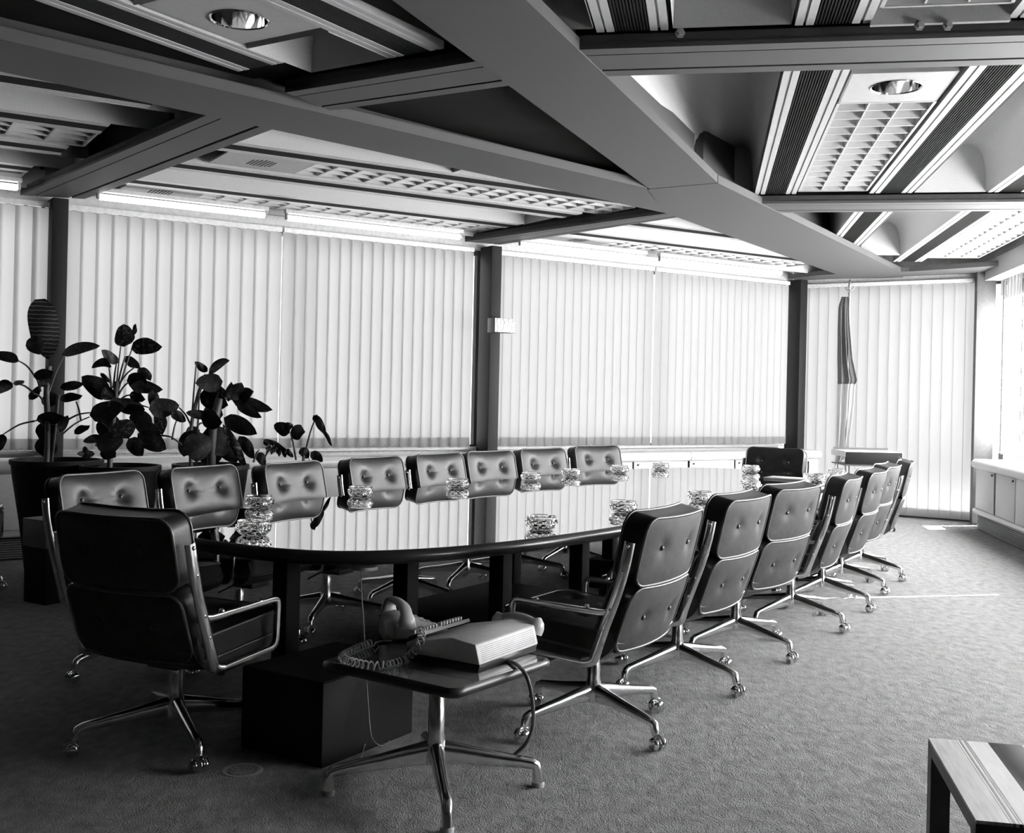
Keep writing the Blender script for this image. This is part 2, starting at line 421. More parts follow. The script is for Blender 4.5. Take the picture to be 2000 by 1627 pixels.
# right bays: strips 0.30 wide every 0.825
for k, n0 in enumerate((-0.49, 0.325, 1.15, 1.975)):
    for b0, b1 in ((1.25, 4.65), (5.05, 8.45), (8.85, 12.55)):
        cross = {0: 6.6, 1: 9.6, 2: 11.75, 3: 13.5}[k]
        e = min(b1, cross)
        if e - b0 > 0.3 and not (k == 0 and b0 > 5): strip(FR, b0, e, n0)
for b0, b1, n0, n1 in ((1.3, 4.63, -0.17, 0.31), (5.07, 8.43, 1.465, 1.96), (8.87, 12.0, 1.465, 1.96), (8.87, 10.9, 0.64, 1.13), (1.3, 4.63, 1.465, 1.96),
                       (5.07, 8.43, 2.29, 2.95), (1.3, 4.63, 2.29, 2.95), (1.3, 4.6, -1.1, -0.5)):
    coffer(FR, b0, b1, n0, n1)
coffer(FR, 5.07, 8.4, -0.68, 0.31, n0b=-0.03)
# left bays
for n0, e in ((-6.27, 2.9), (-7.09, 6.9), (-7.91, 8.6), (-8.73, 10.1)):
    for b0, b1 in ((-2.6, 1.35), (1.95, 5.45), (5.75, 10.2)):
        x1 = min(b1, e)
        sh = (-7.6 - n0) * 0.12
        if x1 - b0 > 0.35: strip(FL, b0 - sh * 0.9, x1 - sh * 0.9 if x1 == b1 else x1, n0)
for b0, b1, n0, n1 in ((-2.6, 1.75, -6.77, -6.29), (2.1, 3.7, -6.77, -6.29), (-2.6, 1.5, -8.41, -7.93), (1.9, 5.35, -8.41, -7.93), (5.7, 8.8, -8.41, -7.93), (5.85, 6.9, -7.59, -7.11)):
    coffer(FL, b0, b1, n0, n1)
MB().plan_box(FL, -2.6, 10.1, -9.45, -9.22, ZS + 0.0, ZS + 0.05).build('window_soffit', 'coffer', ceil)
MB().plan_box(FL, -2.6, 10.1, -9.22, -9.19, ZS - 0.03, ZS + 0.12).build('soffit_edge', 'flange', ceil)
# middle bay: black panels, two strips, one coffer
strip(FM, -1.2, 3.82, -4.0); strip(FM, -1.2, 4.0, -3.2)
MB().plan_box(FM, 3.82, 4.06, -4.06, -3.69, ZS + 0.03, ZS + 0.3).build('black_panel', 'black_panel', ceil)
coffer(FM, 3.58, 4.0, -3.69, -3.21, top=3.2)
coffer(FM, -0.5, 2.95, -3.69, -3.21, top=3.2)
for poly in ([(-6.3, 0.8), (-1.35, 5.6), xy(FM.p(4.05, -4.0)), xy(FM.p(-1.2, -4.0))],
             [xy(FM.p(-1.2, -2.9)), xy(FM.p(4.05, -2.9)), (-0.05, 4.95), (-2.4, -1.4)],
             [(-1.2, 5.8), (-0.95, 5.55), (0.15, 4.95), (1.05, 7.6), (0.95, 8.05)]):
    MB().prism(poly, ZS + 0.035, ZS + 0.09).build('black_panel', 'black_panel', ceil)
MB().plan_box(FR, 4.615, 4.64, 0.62, 1.15, ZS - 0.02, ZT).build('end_panel', 'coffer', ceil)
# bolts on the beam web above the near cross beam
for x, y in ((1328, 65), (1795, 50), (1850, 50)):
    a, b_ = ray(x, y); Y = 4.615 / (a / F_PX * sin(FR.az) + cos(FR.az)); p = at_depth(x, y, Y - 0.006)
    b = MB().lathe([(0.0, 0), (0.022, 0), (0.022, 0.006), (0.013, 0.007), (0.013, 0.022), (0.0, 0.022)], 6, (0, 0, 0), 'y')
    o = b.build('bolt', 'bolt', ceil); o.location = p; 

# ---- luminaires
def luminaire(fr, s0, s1, n0, n1, cells, label, plate=None, kind='downlight', lamp_s=None, cat='ceiling light'):
    """louvred fitting in a coffer; plate=(s0,s1) adds a closed plate with a downlight or a perforated grille"""
    a0 = min(s0, plate[0]) if plate else s0
    org = fr.p(a0, n0, 0); root = empty('louvre_light', (org.x, org.y, ZS), fr.az)
    # local frame: x right (n), y along (s)
    def L(s): return s - a0
    W = n1 - n0; z0, z1 = 0.015, 0.105
    hs = MB()
    hs.box((W / 2, (L(s0) + L(s1)) / 2, z1 + 0.12), (W, s1 - s0, 0.01))
    for x in (0.004, W - 0.004): hs.box((x, (L(s0) + L(s1)) / 2, (z0 + z1 + 0.12) / 2), (0.008, s1 - s0, z1 + 0.12 - z0))
    for y in (L(s0) + 0.005, L(s1) - 0.005): hs.box((W / 2, y, (z0 + z1 + 0.12) / 2), (W, 0.01, z1 + 0.12 - z0))
    hs.build('housing', 'louvre', root)
    fm = MB()
    for x in (0.0, W): fm.box((x, (L(s0) + L(s1)) / 2, z0), (0.016, s1 - s0, 0.012))
    for y in (L(s0), L(s1)): fm.box((W / 2, y, z0), (W, 0.016, 0.012))
    fm.build('frame', 'plate', root)
    # dividers along and curved cross blades
    for i in (1, 2):
        x = W * i / 3
        MB().prism([(x - 0.004, L(s0)), (x + 0.004, L(s0)), (x + 0.004, L(s1)), (x - 0.004, L(s1))], z0, z1).build('divider', 'louvre', root)
    bl = MB(); wx = W - 0.012
    pr = [(-0.006, z0), (0.006, z0), (0.014, z0 + 0.04), (0.028, z1), (-0.028, z1), (-0.014, z0 + 0.04)]
    bl.add([(sx * wx / 2, y, z) for sx in (-1, 1) for y, z in pr], [(0, 1, 2, 3, 4, 5), (11, 10, 9, 8, 7, 6)] + [(i, i + 6, (i + 1) % 6 + 6, (i + 1) % 6) for i in range(6)])
    first = None
    for i in range(1, cells):
        y = L(s0) + (s1 - s0) * i / cells
        if first is None:
            first = bl.build('louvre_blade', 'louvre', root); first.location = (W / 2, y, 0)
        else: link_copy(first, root, (W / 2, y, 0))
    if plate:
        p0, p1 = L(plate[0]), L(plate[1]); cy = (p0 + p1) / 2
        if kind == 'downlight':
            ly = L(lamp_s) if lamp_s else cy
            R = 0.115; N = 32; V = []; Fs = []
            for k in range(N):
                a = 2 * pi * k / N; c_, s_ = cos(a), sin(a)
                V.append((W / 2 + R * c_, ly + R * s_, 0.01))
                tx = 1e9
                for d, lim in ((c_, W / 2), (-c_, W / 2), (s_, p1 - ly), (-s_, ly - p0)):
                    if d > 1e-6: tx = min(tx, lim / d)
                V.append((W / 2 + tx * c_, ly + tx * s_, 0.01))
            for k in range(N):
                j = (k + 1) % N; Fs.append((2 * k, 2 * k + 1, 2 * j + 1, 2 * j))
            # square corners
            pl = MB().add(V, Fs)
            for cx_, cy_ in ((0, p0), (W, p0), (W, p1), (0, p1)):
                near = sorted(range(N), key=lambda k: (V[2 * k + 1][0] - cx_) ** 2 + (V[2 * k + 1][1] - cy_) ** 2)[:2]
                pl.add([(cx_, cy_, 0.01), V[2 * near[0] + 1], V[2 * near[1] + 1]], [(0, 1, 2)])
            po = pl.build('lamp_plate', 'plate', root)
            lip = MB()
            for x in (0.0, W): lip.box((x, cy, 0.03), (0.006, p1 - p0, 0.04))
            for y in (p0, p1): lip.box((W / 2, y, 0.06), (W, 0.006, 0.10))
            lip.build('plate_edge', 'plate', po)
            MB().lathe([(R, 0.012), (R + 0.006, 0.004), (R + 0.010, 0.008), (R, 0.012)], 40, (W / 2, ly, 0), cap=False).build('trim_ring', 'chrome', po, smooth=60)
            MB().lathe([(R, 0.01), (R * 0.97, 0.05), (R * 0.85, 0.10), (R * 0.6, 0.15), (R * 0.3, 0.17), (0.03, 0.175), (0.0, 0.175)], 40, (W / 2, ly, 0), cap=False).build('reflector', 'chrome', po, smooth=60)
            MB().lathe([(0.0, 0.085), (0.03, 0.09), (0.042, 0.11), (0.035, 0.14), (0.02, 0.16), (0.02, 0.175)], 20, (W / 2, ly, 0)).build('bulb', 'plate', po, smooth=60)
        else:
            po = MB().box((W / 2, cy, 0.015), (W, p1 - p0, 0.012)).build('speaker_plate', 'plate', root)
            hl = MB()
            for i in range(9):
                for j in range(7):
                    dx, dy = (i - 4) * 0.024 + (j % 2) * 0.012, (j - 3) * 0.026
                    if hypot(dx, dy) < 0.11: hl.lathe([(0.0, 0.0), (0.008, 0.0), (0.008, 0.004)], 8, (W / 2 + dx, cy + dy, 0.0075))
            hl.build('perforations', 'hole', po); po.children[0]['kind'] = 'stuff'
    tag(root, label, cat, 'louvred ceiling lights')
    return root
luminaire(FR, 5.93, 8.40, 0.645, 1.125, 14, 'large louvred light with round downlight plate, right half of the ceiling', plate=(5.40, 5.92), lamp_s=5.64)
luminaire(FR, 2.0, 4.50, 0.645, 1.125, 12, 'louvred light cut off by the top right edge of the picture')
luminaire(FR, 8.95, 12.30, 2.30, 2.80, 18, 'pale louvred light in the far right corner, by the right windows')
luminaire(FL, 2.83, 5.60, -7.57, -7.13, 15, 'louvred light with perforated speaker plate, farther from the windows, left bay', plate=(2.22, 2.82), kind='speaker')
luminaire(FL, 2.55, 5.32, -9.17, -8.76, 15, 'louvred light with perforated speaker plate, along the window heads, left bay', plate=(1.95, 2.54), kind='speaker')
luminaire(FL, -1.4, 1.40, -7.57, -7.13, 12, 'louvred light with bright cells at the left edge of the picture, upper one')
luminaire(FL, -1.5, 1.22, -9.17, -8.76, 12, 'louvred light at the left edge just above the blinds, lower one')
luminaire(FL, 6.7, 9.45, -9.17, -8.76, 15, 'louvred light above the brighter window bay, beyond the middle column', plate=(6.0, 6.68), kind='speaker')
luminaire(FM, 0.4, 2.45, -3.69, -3.22, 11, 'dark downlight plate with chrome reflector, top left of the picture', plate=(2.98, 3.54), lamp_s=3.30)

# ---- fluorescent tubes along the left window heads
def tube(s0, s1, label):
    n = 0.42
    a, b = WL.p(s0, n, 2.775), WL.p(s1, n, 2.775)
    root = empty('fluorescent_tube', a, WL.az)
    ln = s1 - s0
    MB().sweep([(0, 0.03, 0), (0, ln - 0.03, 0)], 0.024, 12).build('glass_tube', 'tube', root, smooth=50)
    for y in (0.015, ln - 0.015):
        MB().box((0, y, 0.02), (0.03, 0.02, 0.07)).build('lamp_holder', 'grille', root, bevel=0.004)
    MB().box((0, ln / 2, 0.055), (0.06, ln, 0.03)).build('batten', 'rail', root)
    tag(root, label, 'fluorescent tube', 'fluorescent tubes along the window heads')
def tube_s(px): return meet(px, WL, 0.42, 450)
tube(tube_s(186), tube_s(522), 'lit tube above the left half of the left window bay')
tube(tube_s(556), tube_s(903), 'lit tube above the left window bay, next to the middle column')
tube(tube_s(1014), tube_s(1262), 'lit tube above the bright window bay, right of the middle column')
tube(tube_s(1288), tube_s(1530), 'lit tube above the bright window bay, nearest the far corner')
tube(tube_s(-330), tube_s(40), 'lit tube at the left edge of the picture, left of the dark column')

# ---- walls and columns
def wall_group(name, label): return structure(empty(name), label)
wl = wall_group('wall_left', 'left wall of columns, cabinets and tall windows with blinds')
wr = wall_group('wall_right', 'right wall of windows above white cabinets')
we = wall_group('wall_end', 'narrow end wall, blinds down to the floor')
sL, sM, sR = meet(98, WL), meet(958, WL), meet(1563, WL)
for s in (sL, sM, sR):
    MB().plan_box(WL, s, s + 0.12, -0.22, 0.0, 0.0, ZB).build('column', 'column', wl, bevel=0.006)
MB().plan_box(FR, 12.9, 13.02, 2.93, 3.13, 0.0, ZB).build('column', 'column_pale', wr, bevel=0.006)
# solid parts: spandrel under the sill, lintel over the head, blank ends
def shell(par, fr, s0, s1, n0, n1, z0, z1, mat='wall', name='wall_panel'): return MB().plan_box(fr, s0, s1, n0, n1, z0, z1).build(name, mat, par)
shell(wl, WL, -4.2, sR + 0.1, -0.42, -0.32, 0, 0.76)
shell(wl, WL, -4.2, sR + 0.1, -0.42, -0.22, 2.78, ZT)
shell(wl, WL, -12.5, -4.2, -0.42, -0.22, 0, ZT, 'dark_wall')  # unseen blank stretch, added to end the windows and limit daylight
shell(wr, FR, -6.5, 3.0, 3.2, 3.4, 0, ZT, 'dark_wall')  # unseen; length chosen to shorten the near windows and darken the foreground
shell(wr, FR, 3.0, 12.95, 3.36, 3.5, 0, 0.76)
shell(wr, FR, 3.0, 13.1, 3.25, 3.45, 2.78, ZT)
bw = MB().prism([(-14, -6), (5.5, -6), (5.5, -6.15), (-14, -6.15)], 0, ZT).build('wall_back', 'dark_wall'); structure(bw, 'dark wall behind the viewpoint')
bw = MB().prism([(-14, -6), (-14, 2.8), (-14.15, 2.8), (-14.15, -6)], 0, ZT).build('wall_far_left', 'dark_wall'); structure(bw, 'dark wall at the far left, out of sight')

# end wall: frame running from the left corner to the right column; +n is into the room for Plan(123.5)
E0, E1 = 0.10, 2.12
shell(we, EN, -0.1, 2.35, -0.25, -0.1, 2.72, ZT)

# ---- windows (frame + glass) behind the blinds
wn = 0
def window(fr, s0, s1, n, z0, z1, label, parts=2):
    global wn; wn += 1
    root = structure(empty('window_%d' % wn), label)
    MB().plan_box(fr, s0, s1, n - 0.004, n + 0.004, z0, z1).build('pane', 'glass', root)
    f = MB()
    f.plan_box(fr, s0, s1, n - 0.03, n + 0.03, z0, z0 + 0.05); f.plan_box(fr, s0, s1, n - 0.03, n + 0.03, z1 - 0.05, z1)
    for i in range(parts + 1):
        s = s0 + (s1 - s0) * i / parts
        f.plan_box(fr, s - 0.025, s + 0.025, n - 0.031, n + 0.031, z0, z1)
    f.build('window_frame', 'mullion', root)
    return root
window(WL, sL + 0.06, sM + 0.06, -0.36, 0.76, 2.78, 'left window bay between the two dark columns', 2)
window(WL, sM + 0.06, sR + 0.06, -0.36, 0.76, 2.78, 'bright window bay right of the middle column', 2)
window(WL, -4.2, sL + 0.06, -0.36, 0.76, 2.78, 'window bay at the left edge of the picture', 2)
window(EN, -0.05, 2.3, -0.20, 0.0, 2.74, 'tall window of the end wall behind the flag', 1)
window(FR, 3.0, 8.75, 3.42, 0.76, 2.78, 'right wall window bay out of the picture', 2)
window(FR, 8.75, 12.95, 3.42, 0.76, 2.78, 'right wall window bay at the right edge', 2)

# ---- vertical blinds
def slat_mesh(w, z0, z1, hem=0.09):
    m = MB(); K = 4; V = []
    for z in (z0, z1):
        for i in range(K + 1):
            x = -w / 2 + w * i / K
            V.append((x, 0.006 * (1 - (2 * x / w) ** 2), z))
    n = K + 1
    m.add(V, [(i, i + 1, n + i + 1, n + i) for i in range(K)])
    if hem:
        V = []
        for z in (z0, z0 + hem):
            for i in range(K + 1):
                x = -w / 2 + w * i / K
                V.append((x, 0.006 * (1 - (2 * x / w) ** 2) - 0.004, z))
        m.add(V, [(i, i + 1, n + i + 1, n + i) for i in range(K)])
    return m
def blind(fr, s0, s1, n, z0, z1, label, pitch=0.125, w=0.14, rot=8, chain=True, jit=2.0, inward=1):
    o = fr.p(s0, n, 0)
    root = empty('vertical_blind', (o.x, o.y, 0), fr.az)
    L = s1 - s0
    MB().box((0, L / 2, z1 + 0.025), (0.045, L, 0.04)).build('headrail', 'rail', root)
    k = int(round(L / pitch)); first = None
    base_rz = pi / 2
    for i in range(k):
        y = (i + 0.5) * L / k
        rz = base_rz + radians(rot + random.uniform(-jit, jit))
        if first is None:
            first = slat_mesh(w, z0, z1).build('slat', 'slat', root, smooth=60, fix=False)
            first.location = (0, y, 0); first.rotation_euler = (0, 0, rz)
        else: link_copy(first, root, (0, y, 0), rz)
    cl = MB()
    for i in range(k):
        y = (i + 0.5) * L / k; cl.box((0, y, z1 + 0.004), (0.012, 0.03, 0.012))
    cl.build("carrier_clips", "chain", root)["kind"] = "stuff"
    if chain:
        pts = []
        for i in range(k):
            for j in range(4):
                t = j / 4; pts.append((0.016 * inward, (i + 0.5 + t) * L / k, z0 + 0.02 - 0.03 * 4 * t * (1 - t)))
        MB().sweep(pts[:-3], 0.0022, 5).build('bead_chain', 'chain', root)
    tag(root, label, 'blind')
    return root
BZ = -0.14
mid = meet(548, WL, BZ)
blind(WL, -4.0, sL + 0.02, BZ, 0.80, 2.73, 'vertical blind left of the dark column at the picture edge', 0.128, 0.165, 12)
blind(WL, sL + 0.13, mid - 0.01, BZ, 0.80, 2.73, 'vertical blind behind the plants, left half of the left bay', 0.118, 0.148, 10)
blind(WL, mid + 0.01, sM - 0.13, BZ, 0.80, 2.73, 'vertical blind left of the middle column', 0.112, 0.136, 9)
mid2 = meet(1276, WL, BZ)
blind(WL, sM + 0.13, mid2 - 0.01, BZ, 0.80, 2.73, 'vertical blind right of the middle column with the sign box', 0.112, 0.120, 3, jit=1)
blind(WL, mid2 + 0.01, sR - 0.06, BZ, 0.80, 2.73, 'vertical blind left of the far dark column', 0.112, 0.120, 3, jit=1)
blind(EN, 0.0, 2.16, -0.06, 0.03, 2.70, 'floor-length vertical blind on the end wall behind the flag', 0.12, 0.128, 4, chain=False, inward=-1)
blind(FR, 2.9, 8.68, 3.2, 0.80, 2.73, 'vertical blind of the right wall beyond the picture edge', 0.125, 0.132, -4)
blind(FR, 8.71, 13.0, 3.2, 0.80, 2.73, 'vertical blind at the right edge above the white cabinets', 0.125, 0.132, -4)

# ---- cabinets under the windows
def cabinet(fr, s0, s1, nf, nb, sign, doors, label, gaps=()):
    """front plane nf, back nb; sign +1 when the room lies towards greater n"""
    o = fr.p(s0, nf, 0); root = empty('low_cabinet', (o.x, o.y, 0), fr.az); L = s1 - s0; d = (nf - nb)
    def X(a): return a                       # local x = n - nf
    lo, hi = min(0, -d), max(0, -d)
    MB().box(((lo + hi) / 2 - sign * 0.02, L / 2, 0.44), (hi - lo - 0.04, L - 0.02, 0.46)).build('carcass', 'gap', root)
    MB().box(((lo + hi) / 2, L / 2, 0.735), (hi - lo, L, 0.03)).build('top', 'cabtop', root)
    MB().sweep([(sign * 0.0, 0.0, 0.70), (sign * 0.0, L, 0.70)], (0.05), 16).build('bullnose', 'cabtop', root, smooth=50)
    MB().sweep([(sign * 0.0, 0.0, 0.20), (sign * 0.0, L, 0.20)], (0.028), 12).build('bottom_rail', 'cabtop', root, smooth=50)
    MB().box((-sign * 0.05, L / 2, 0.09), (0.03, L, 0.18)).build('plinth', 'gap', root)
    for i in range(9):
        b = MB().box((-sign * 0.03, L / 2, 0.02 + i * 0.017), (0.012, L, 0.008)); b.build('grille_bar', 'grille', root)
    dl = L / doors
    for i in range(doors):
        y0, y1 = i * dl + 0.012, (i + 1) * dl - 0.012
        if i in gaps: y1 -= 0.05
        do = MB().box((-sign * 0.009, (y0 + y1) / 2, 0.44), (0.018, y1 - y0, 0.42)).build('door', 'cab', root, bevel=0.003)
        for yy in (y0 + 0.05, ):
            MB().lathe([(0, 0), (0.011, 0), (0.011, 0.012), (0, 0.012)], 10, (sign * 0.002 if sign > 0 else -0.014, yy, 0.62), 'x').build('knob', 'knob', do)
    tag(root, label, 'cabinet', 'white cabinets under the windows')
    return root
CF = 0.34
bays = [-4.1, sL + 0.02, (sL + sM) / 2, sM + 0.04, (sM + sR) / 2 + 0.15, sR + 0.0]
labs = ['dark-looking low cabinet at the left edge behind the plants', 'low cabinet behind the three big plants', 'low cabinet left of the middle column, under the blinds',
        'white low cabinet right of the middle column', 'white low cabinet by the far dark column']
for i in range(5):
    cabinet(WL, bays[i] + 0.004, bays[i + 1] - 0.004, CF, 0.002 + 0.0, 1, 3, labs[i])
MB().plan_box(WL, -4.1, sR, -0.318, -0.23, 0.765, 0.79).build('sill', 'cabtop', wl)
cabinet(FR, 9.4, 12.47, 2.86, 3.2, -1, 4, 'white low cabinet along the right wall at the picture edge', gaps=(2,))
cabinet(FR, 5.6, 9.39, 2.86, 3.2, -1, 4, 'white low cabinet of the right wall, out of the picture')

# ---- marbled box sign on the middle column
p = WL.p(sM + 0.06, 0.0); root = empty('sign_box', (p.x, p.y, 1.98), radians(146.8))
MB().box((-0.02, 0.075, 0.075), (0.24, 0.13, 0.14)).build('case', 'sign_side', root, bevel=0.004)
MB().box((-0.02, 0.144, 0.075), (0.235, 0.006, 0.135)).build('front_panel', 'sign', root)
root.location.z = 1.93
tag(root, 'small box sign with marbled front, fixed to the middle column', 'sign')

# ================================================================== CHAIRS
def rrect(w, h, r, n=64):
    """rounded rectangle outline, n points, evenly spread in angle-ish order"""
    pts = []; per = []
    q = n // 4
    for cxs, cys, a0 in ((1, 1, 0), (-1, 1, 90), (-1, -1, 180), (1, -1, 270)):
        for i in range(q):
            a = radians(a0 + 90 * i / (q - 1)) if q > 1 else radians(a0)
            pts.append((cxs * (w / 2 - r) + r * cos(a), cys * (h / 2 - r) + r * sin(a)))
    # resample evenly
    P = [Vector((p[0], p[1])) for p in pts]; L = [0.0]
    for i in range(len(P)): L.append(L[-1] + (P[(i + 1) % len(P)] - P[i]).length)
    out = []; j = 0
    for i in range(n):
        t = L[-1] * i / n
        while L[j + 1] < t: j += 1
        a, b = P[j], P[(j + 1) % len(P)]; f = (t - L[j]) / max(1e-9, L[j + 1] - L[j])
        out.append(a.lerp(b, f))
    return out
def cushion(w, h, t, rc, puff, puff_b, buttons, bend=0.0, N=64, R=15):
    m = MB(); O = rrect(w, h, rc, N)
    def face(side, pf):
        V = []
        for i in range(R):
            q = 1 - i / R
            for p in O:
                x, z = p.x * q, p.y * q
                y = t / 2 + pf * (1 - q ** 4)
                for bx, bz in buttons:
                    d = hypot(x - bx, z - bz); th = atan2(z - bz, x - bx)
                    y -= (0.020 if side > 0 else 0.010) * exp(-(d / 0.030) ** 2) + (0.007 if side > 0 else 0.003) * exp(-(d / 0.055) ** 2) * (1 + 0.30 * cos(11 * th + bx * 20))
                V.append((x, side * y + bend * x * x, z))
        V.append((0, side * (t / 2 + pf), 0)); return V
    A = face(1, puff); B = face(-1, puff_b)
    def faces(o, flip):
        Fs = []
        for i in range(R - 1):
            for k in range(N):
                l = (k + 1) % N; f = (o + i * N + k, o + i * N + l, o + (i + 1) * N + l, o + (i + 1) * N + k); Fs.append(f[::-1] if flip else f)
        for k in range(N):
            f = (o + (R - 1) * N + k, o + (R - 1) * N + (k + 1) % N, o + R * N); Fs.append(f[::-1] if flip else f)
        return Fs
    nA = len(A)
    m.add(A + B, faces(0, True) + faces(nA, False) + [(k, (k + 1) % N, nA + (k + 1) % N, nA + k) for k in range(N)])
    rims = []
    for side in (1, -1): rims.append([(p.x, side * (t / 2) + bend * p.x * p.x, p.y) for p in O])
    return m, rims
def pad_part(name, w, h, t, rc, pf, pb, buttons, place, root, bend=0.0, both=True):
    m, rims = cushion(w, h, t, rc, pf, pb, buttons, bend)
    m.xf(place); o = m.build(name, 'leather', root, smooth=70)
    if name != 'seat_cushion':               # the back panel is duller, worn leather
        o.data.materials.append(M['leather_back'])
        for pl in o.data.polygons:
            if pl.normal.y < -0.55: pl.material_index = 1
    for rim in rims:
        MB().sweep(rim, 0.0055, 6, closed=True).xf(place).build('piping', 'piping', o, smooth=70)
    for bx, bz in buttons:
        for side in ((1, -1) if both else (1,)):
            d = t / 2 + (pf if side > 0 else pb) - (0.022 if side > 0 else 0.008)
            MB().lathe([(0, 0.006), (0.006, 0.005), (0.010, 0.001), (0.010, -0.004), (0, -0.004)], 10, (0, 0, 0), 'z').xf(
                lambda x, y, z: (x + bx, side * (d + z) + bend * bx * bx, y + bz)).xf(place).build('button', 'button', o, smooth=70)
    return o
def place_back(yc, zc, lean):
    c_, s_ = cos(lean), sin(lean)
    return lambda x, y, z: (x, yc + y * c_ - z * s_, zc + z * c_ + y * s_)
def make_chair():
    root = empty('desk_chair')
    # pads: lean is backwards, pad local z runs up along the back
    pad_part('upper_back_cushion', 0.520, 0.265, 0.095, 0.055, 0.020, 0.006, [(-0.12, 0.01), (0.12, 0.01)], place_back(-0.300, 0.762, radians(13)), root, bend=0.38)
    pad_part('lower_back_cushion', 0.520, 0.260, 0.095, 0.055, 0.020, 0.006, [(-0.12, 0.0), (0.12, 0.0)], place_back(-0.232, 0.505, radians(19)), root, bend=0.38)
    tl = radians(4)
    pad_part('seat_cushion', 0.530, 0.50, 0.085, 0.06, 0.016, 0.0, [(-0.12, -0.05), (0.12, -0.05), (-0.12, 0.12), (0.12, 0.12)],
             lambda x, y, z: (x, 0.045 + z * cos(tl) - y * sin(tl), 0.425 + y * cos(tl) + z * sin(tl)), root, both=False)
    # upholstered tub under the seat
    prof = smooth_path([(0, 0.285, 0.405), (0, 0.25, 0.352), (0, 0.12, 0.322), (0, -0.04, 0.312), (0, -0.14, 0.325), (0, -0.195, 0.36), (0, -0.222, 0.400)], 4)
    V = []; K = 8
    for i, p in enumerate(prof):
        for k in range(K + 1):
            x = -0.262 + 0.524 * k / K; e = abs(2 * k / K - 1) ** 4
            V.append((x, p.y + 0.012 * (1 - e) * (-1 if p.y < -0.1 else 0), p.z + 0.012 * e))
    n = K + 1; up = [(v[0], v[1] * 0.93 + 0.005, v[2] + 0.05) for v in V]; o = len(V)
    Fs = [(i * n + k, i * n + k + 1, (i + 1) * n + k + 1, (i + 1) * n + k) for i in range(len(prof) - 1) for k in range(K)]
    Fs += [(b[3] + o, b[2] + o, b[1] + o, b[0] + o) for b in Fs]
    m_ = len(prof)
    Fs += [(k, o + k, o + k + 1, k + 1) for k in range(K)] + [((m_ - 1) * n + k + 1, o + (m_ - 1) * n + k + 1, o + (m_ - 1) * n + k, (m_ - 1) * n + k) for k in range(K)]
    for i in range(m_ - 1):
        Fs += [(i * n, (i + 1) * n, o + (i + 1) * n, o + i * n), (i * n + K, o + i * n + K, o + (i + 1) * n + K, (i + 1) * n + K)]
    tub = MB().add(V + up, Fs).build('seat_shell', 'leather_back', root, smooth=60)
    MB().sweep([V[(len(prof) - 1) * n + k] for k in range(n)], 0.005, 6).build('piping', 'piping', tub, smooth=60)
    # cast side frames with arm loops
    for sx in (-1, 1):
        x = sx * 0.300
        spine = smooth_path([(x - sx * 0.004, -0.292, 0.800), (x, -0.275, 0.71), (x, -0.243, 0.60), (x, -0.201, 0.485), (x, -0.165, 0.385), (x, -0.150, 0.348), (x, -0.110, 0.335)], 4)
        fr_ = MB().sweep(spine, [(0.014, 0.021)] * len(spine), 10, up=(0, 1, 0), pw=0.7)
        loop = [(x, -0.12, 0.336)] + smooth_path([(x, 0.165, 0.352), (x, 0.192, 0.362), (x, 0.203, 0.385)], 3) + smooth_path([(x, 0.208, 0.50), (x, 0.202, 0.528), (x, 0.175, 0.536)], 3) + [(x, -0.178, 0.528), (x, -0.218, 0.535)]
        fr_.sweep(loop, [(0.012, 0.012)] * len(loop), 8, up=(1, 0, 0), pw=0.7)
        fo = fr_.build('side_frame', 'alu', root, smooth=50)
        for yy, zz in ((-0.289, 0.785), (-0.269, 0.69), (-0.224, 0.545), (-0.194, 0.465)):
            MB().lathe([(0, 0.004), (0.006, 0.003), (0.008, 0), (0.008, -0.006)], 8, (0, 0, 0), 'x').xf(lambda a, b, c: (x + sx * (0.012 + a * 1), yy + b, zz + c)).build('screw', 'chrome', fo, smooth=60)
        for yy in (-0.12, 0.10):
            MB().lathe([(0, 0.008), (0.008, 0.006), (0.011, 0), (0.011, -0.004)], 10, (x, yy, 0.545)).build('arm_stud', 'chrome', fo, smooth=60)
    # pedestal
    MB().lathe([(0.0, 0.315), (0.034, 0.315), (0.034, 0.285), (0.024, 0.282), (0.024, 0.255), (0.026, 0.25), (0.026, 0.20), (0.033, 0.165), (0.040, 0.135), (0.036, 0.105), (0.0, 0.10)], 20).build('stem', 'alu', root, smooth=50)
    MB().box((0.0, 0.03, 0.308), (0.14, 0.22, 0.03)).build('tilt_mechanism', 'rubber', root, bevel=0.006)
    MB().sweep([(0.05, 0.0, 0.295), (0.19, 0.02, 0.28)], 0.006, 8).build('lever', 'chrome', root, smooth=60)
    lg = MB()
    path = [(0.022, 0, 0.140), (0.08, 0, 0.135), (0.18, 0, 0.121), (0.28, 0, 0.108), (0.325, 0, 0.101), (0.342, 0, 0.094), (0.349, 0, 0.080), (0.350, 0, 0.060)]
    rad = [(0.038, 0.022), (0.031, 0.020), (0.024, 0.018), (0.0185, 0.0165), (0.0175, 0.016), (0.016, 0.016), (0.016, 0.016), (0.017, 0.017)]
    lg.sweep(path, rad, 10, up=(0, 1, 0), pw=0.85)
    lg.xf(lambda x, y, z: (x, y, z))
    cs = MB()
    cs.lathe([(0.007, 0.064), (0.007, 0.048)], 8, (0.350, 0, 0))
    cs.lathe([(0.0, 0.008), (0.017, 0.009), (0.0245, 0.013), (0.0265, 0.020), (0.022, 0.027), (0.010, 0.031), (0, 0.031)], 14, (0.362, 0, 0.0268), 'y')
    cs.xf(lambda x, y, z: (x, y, z))
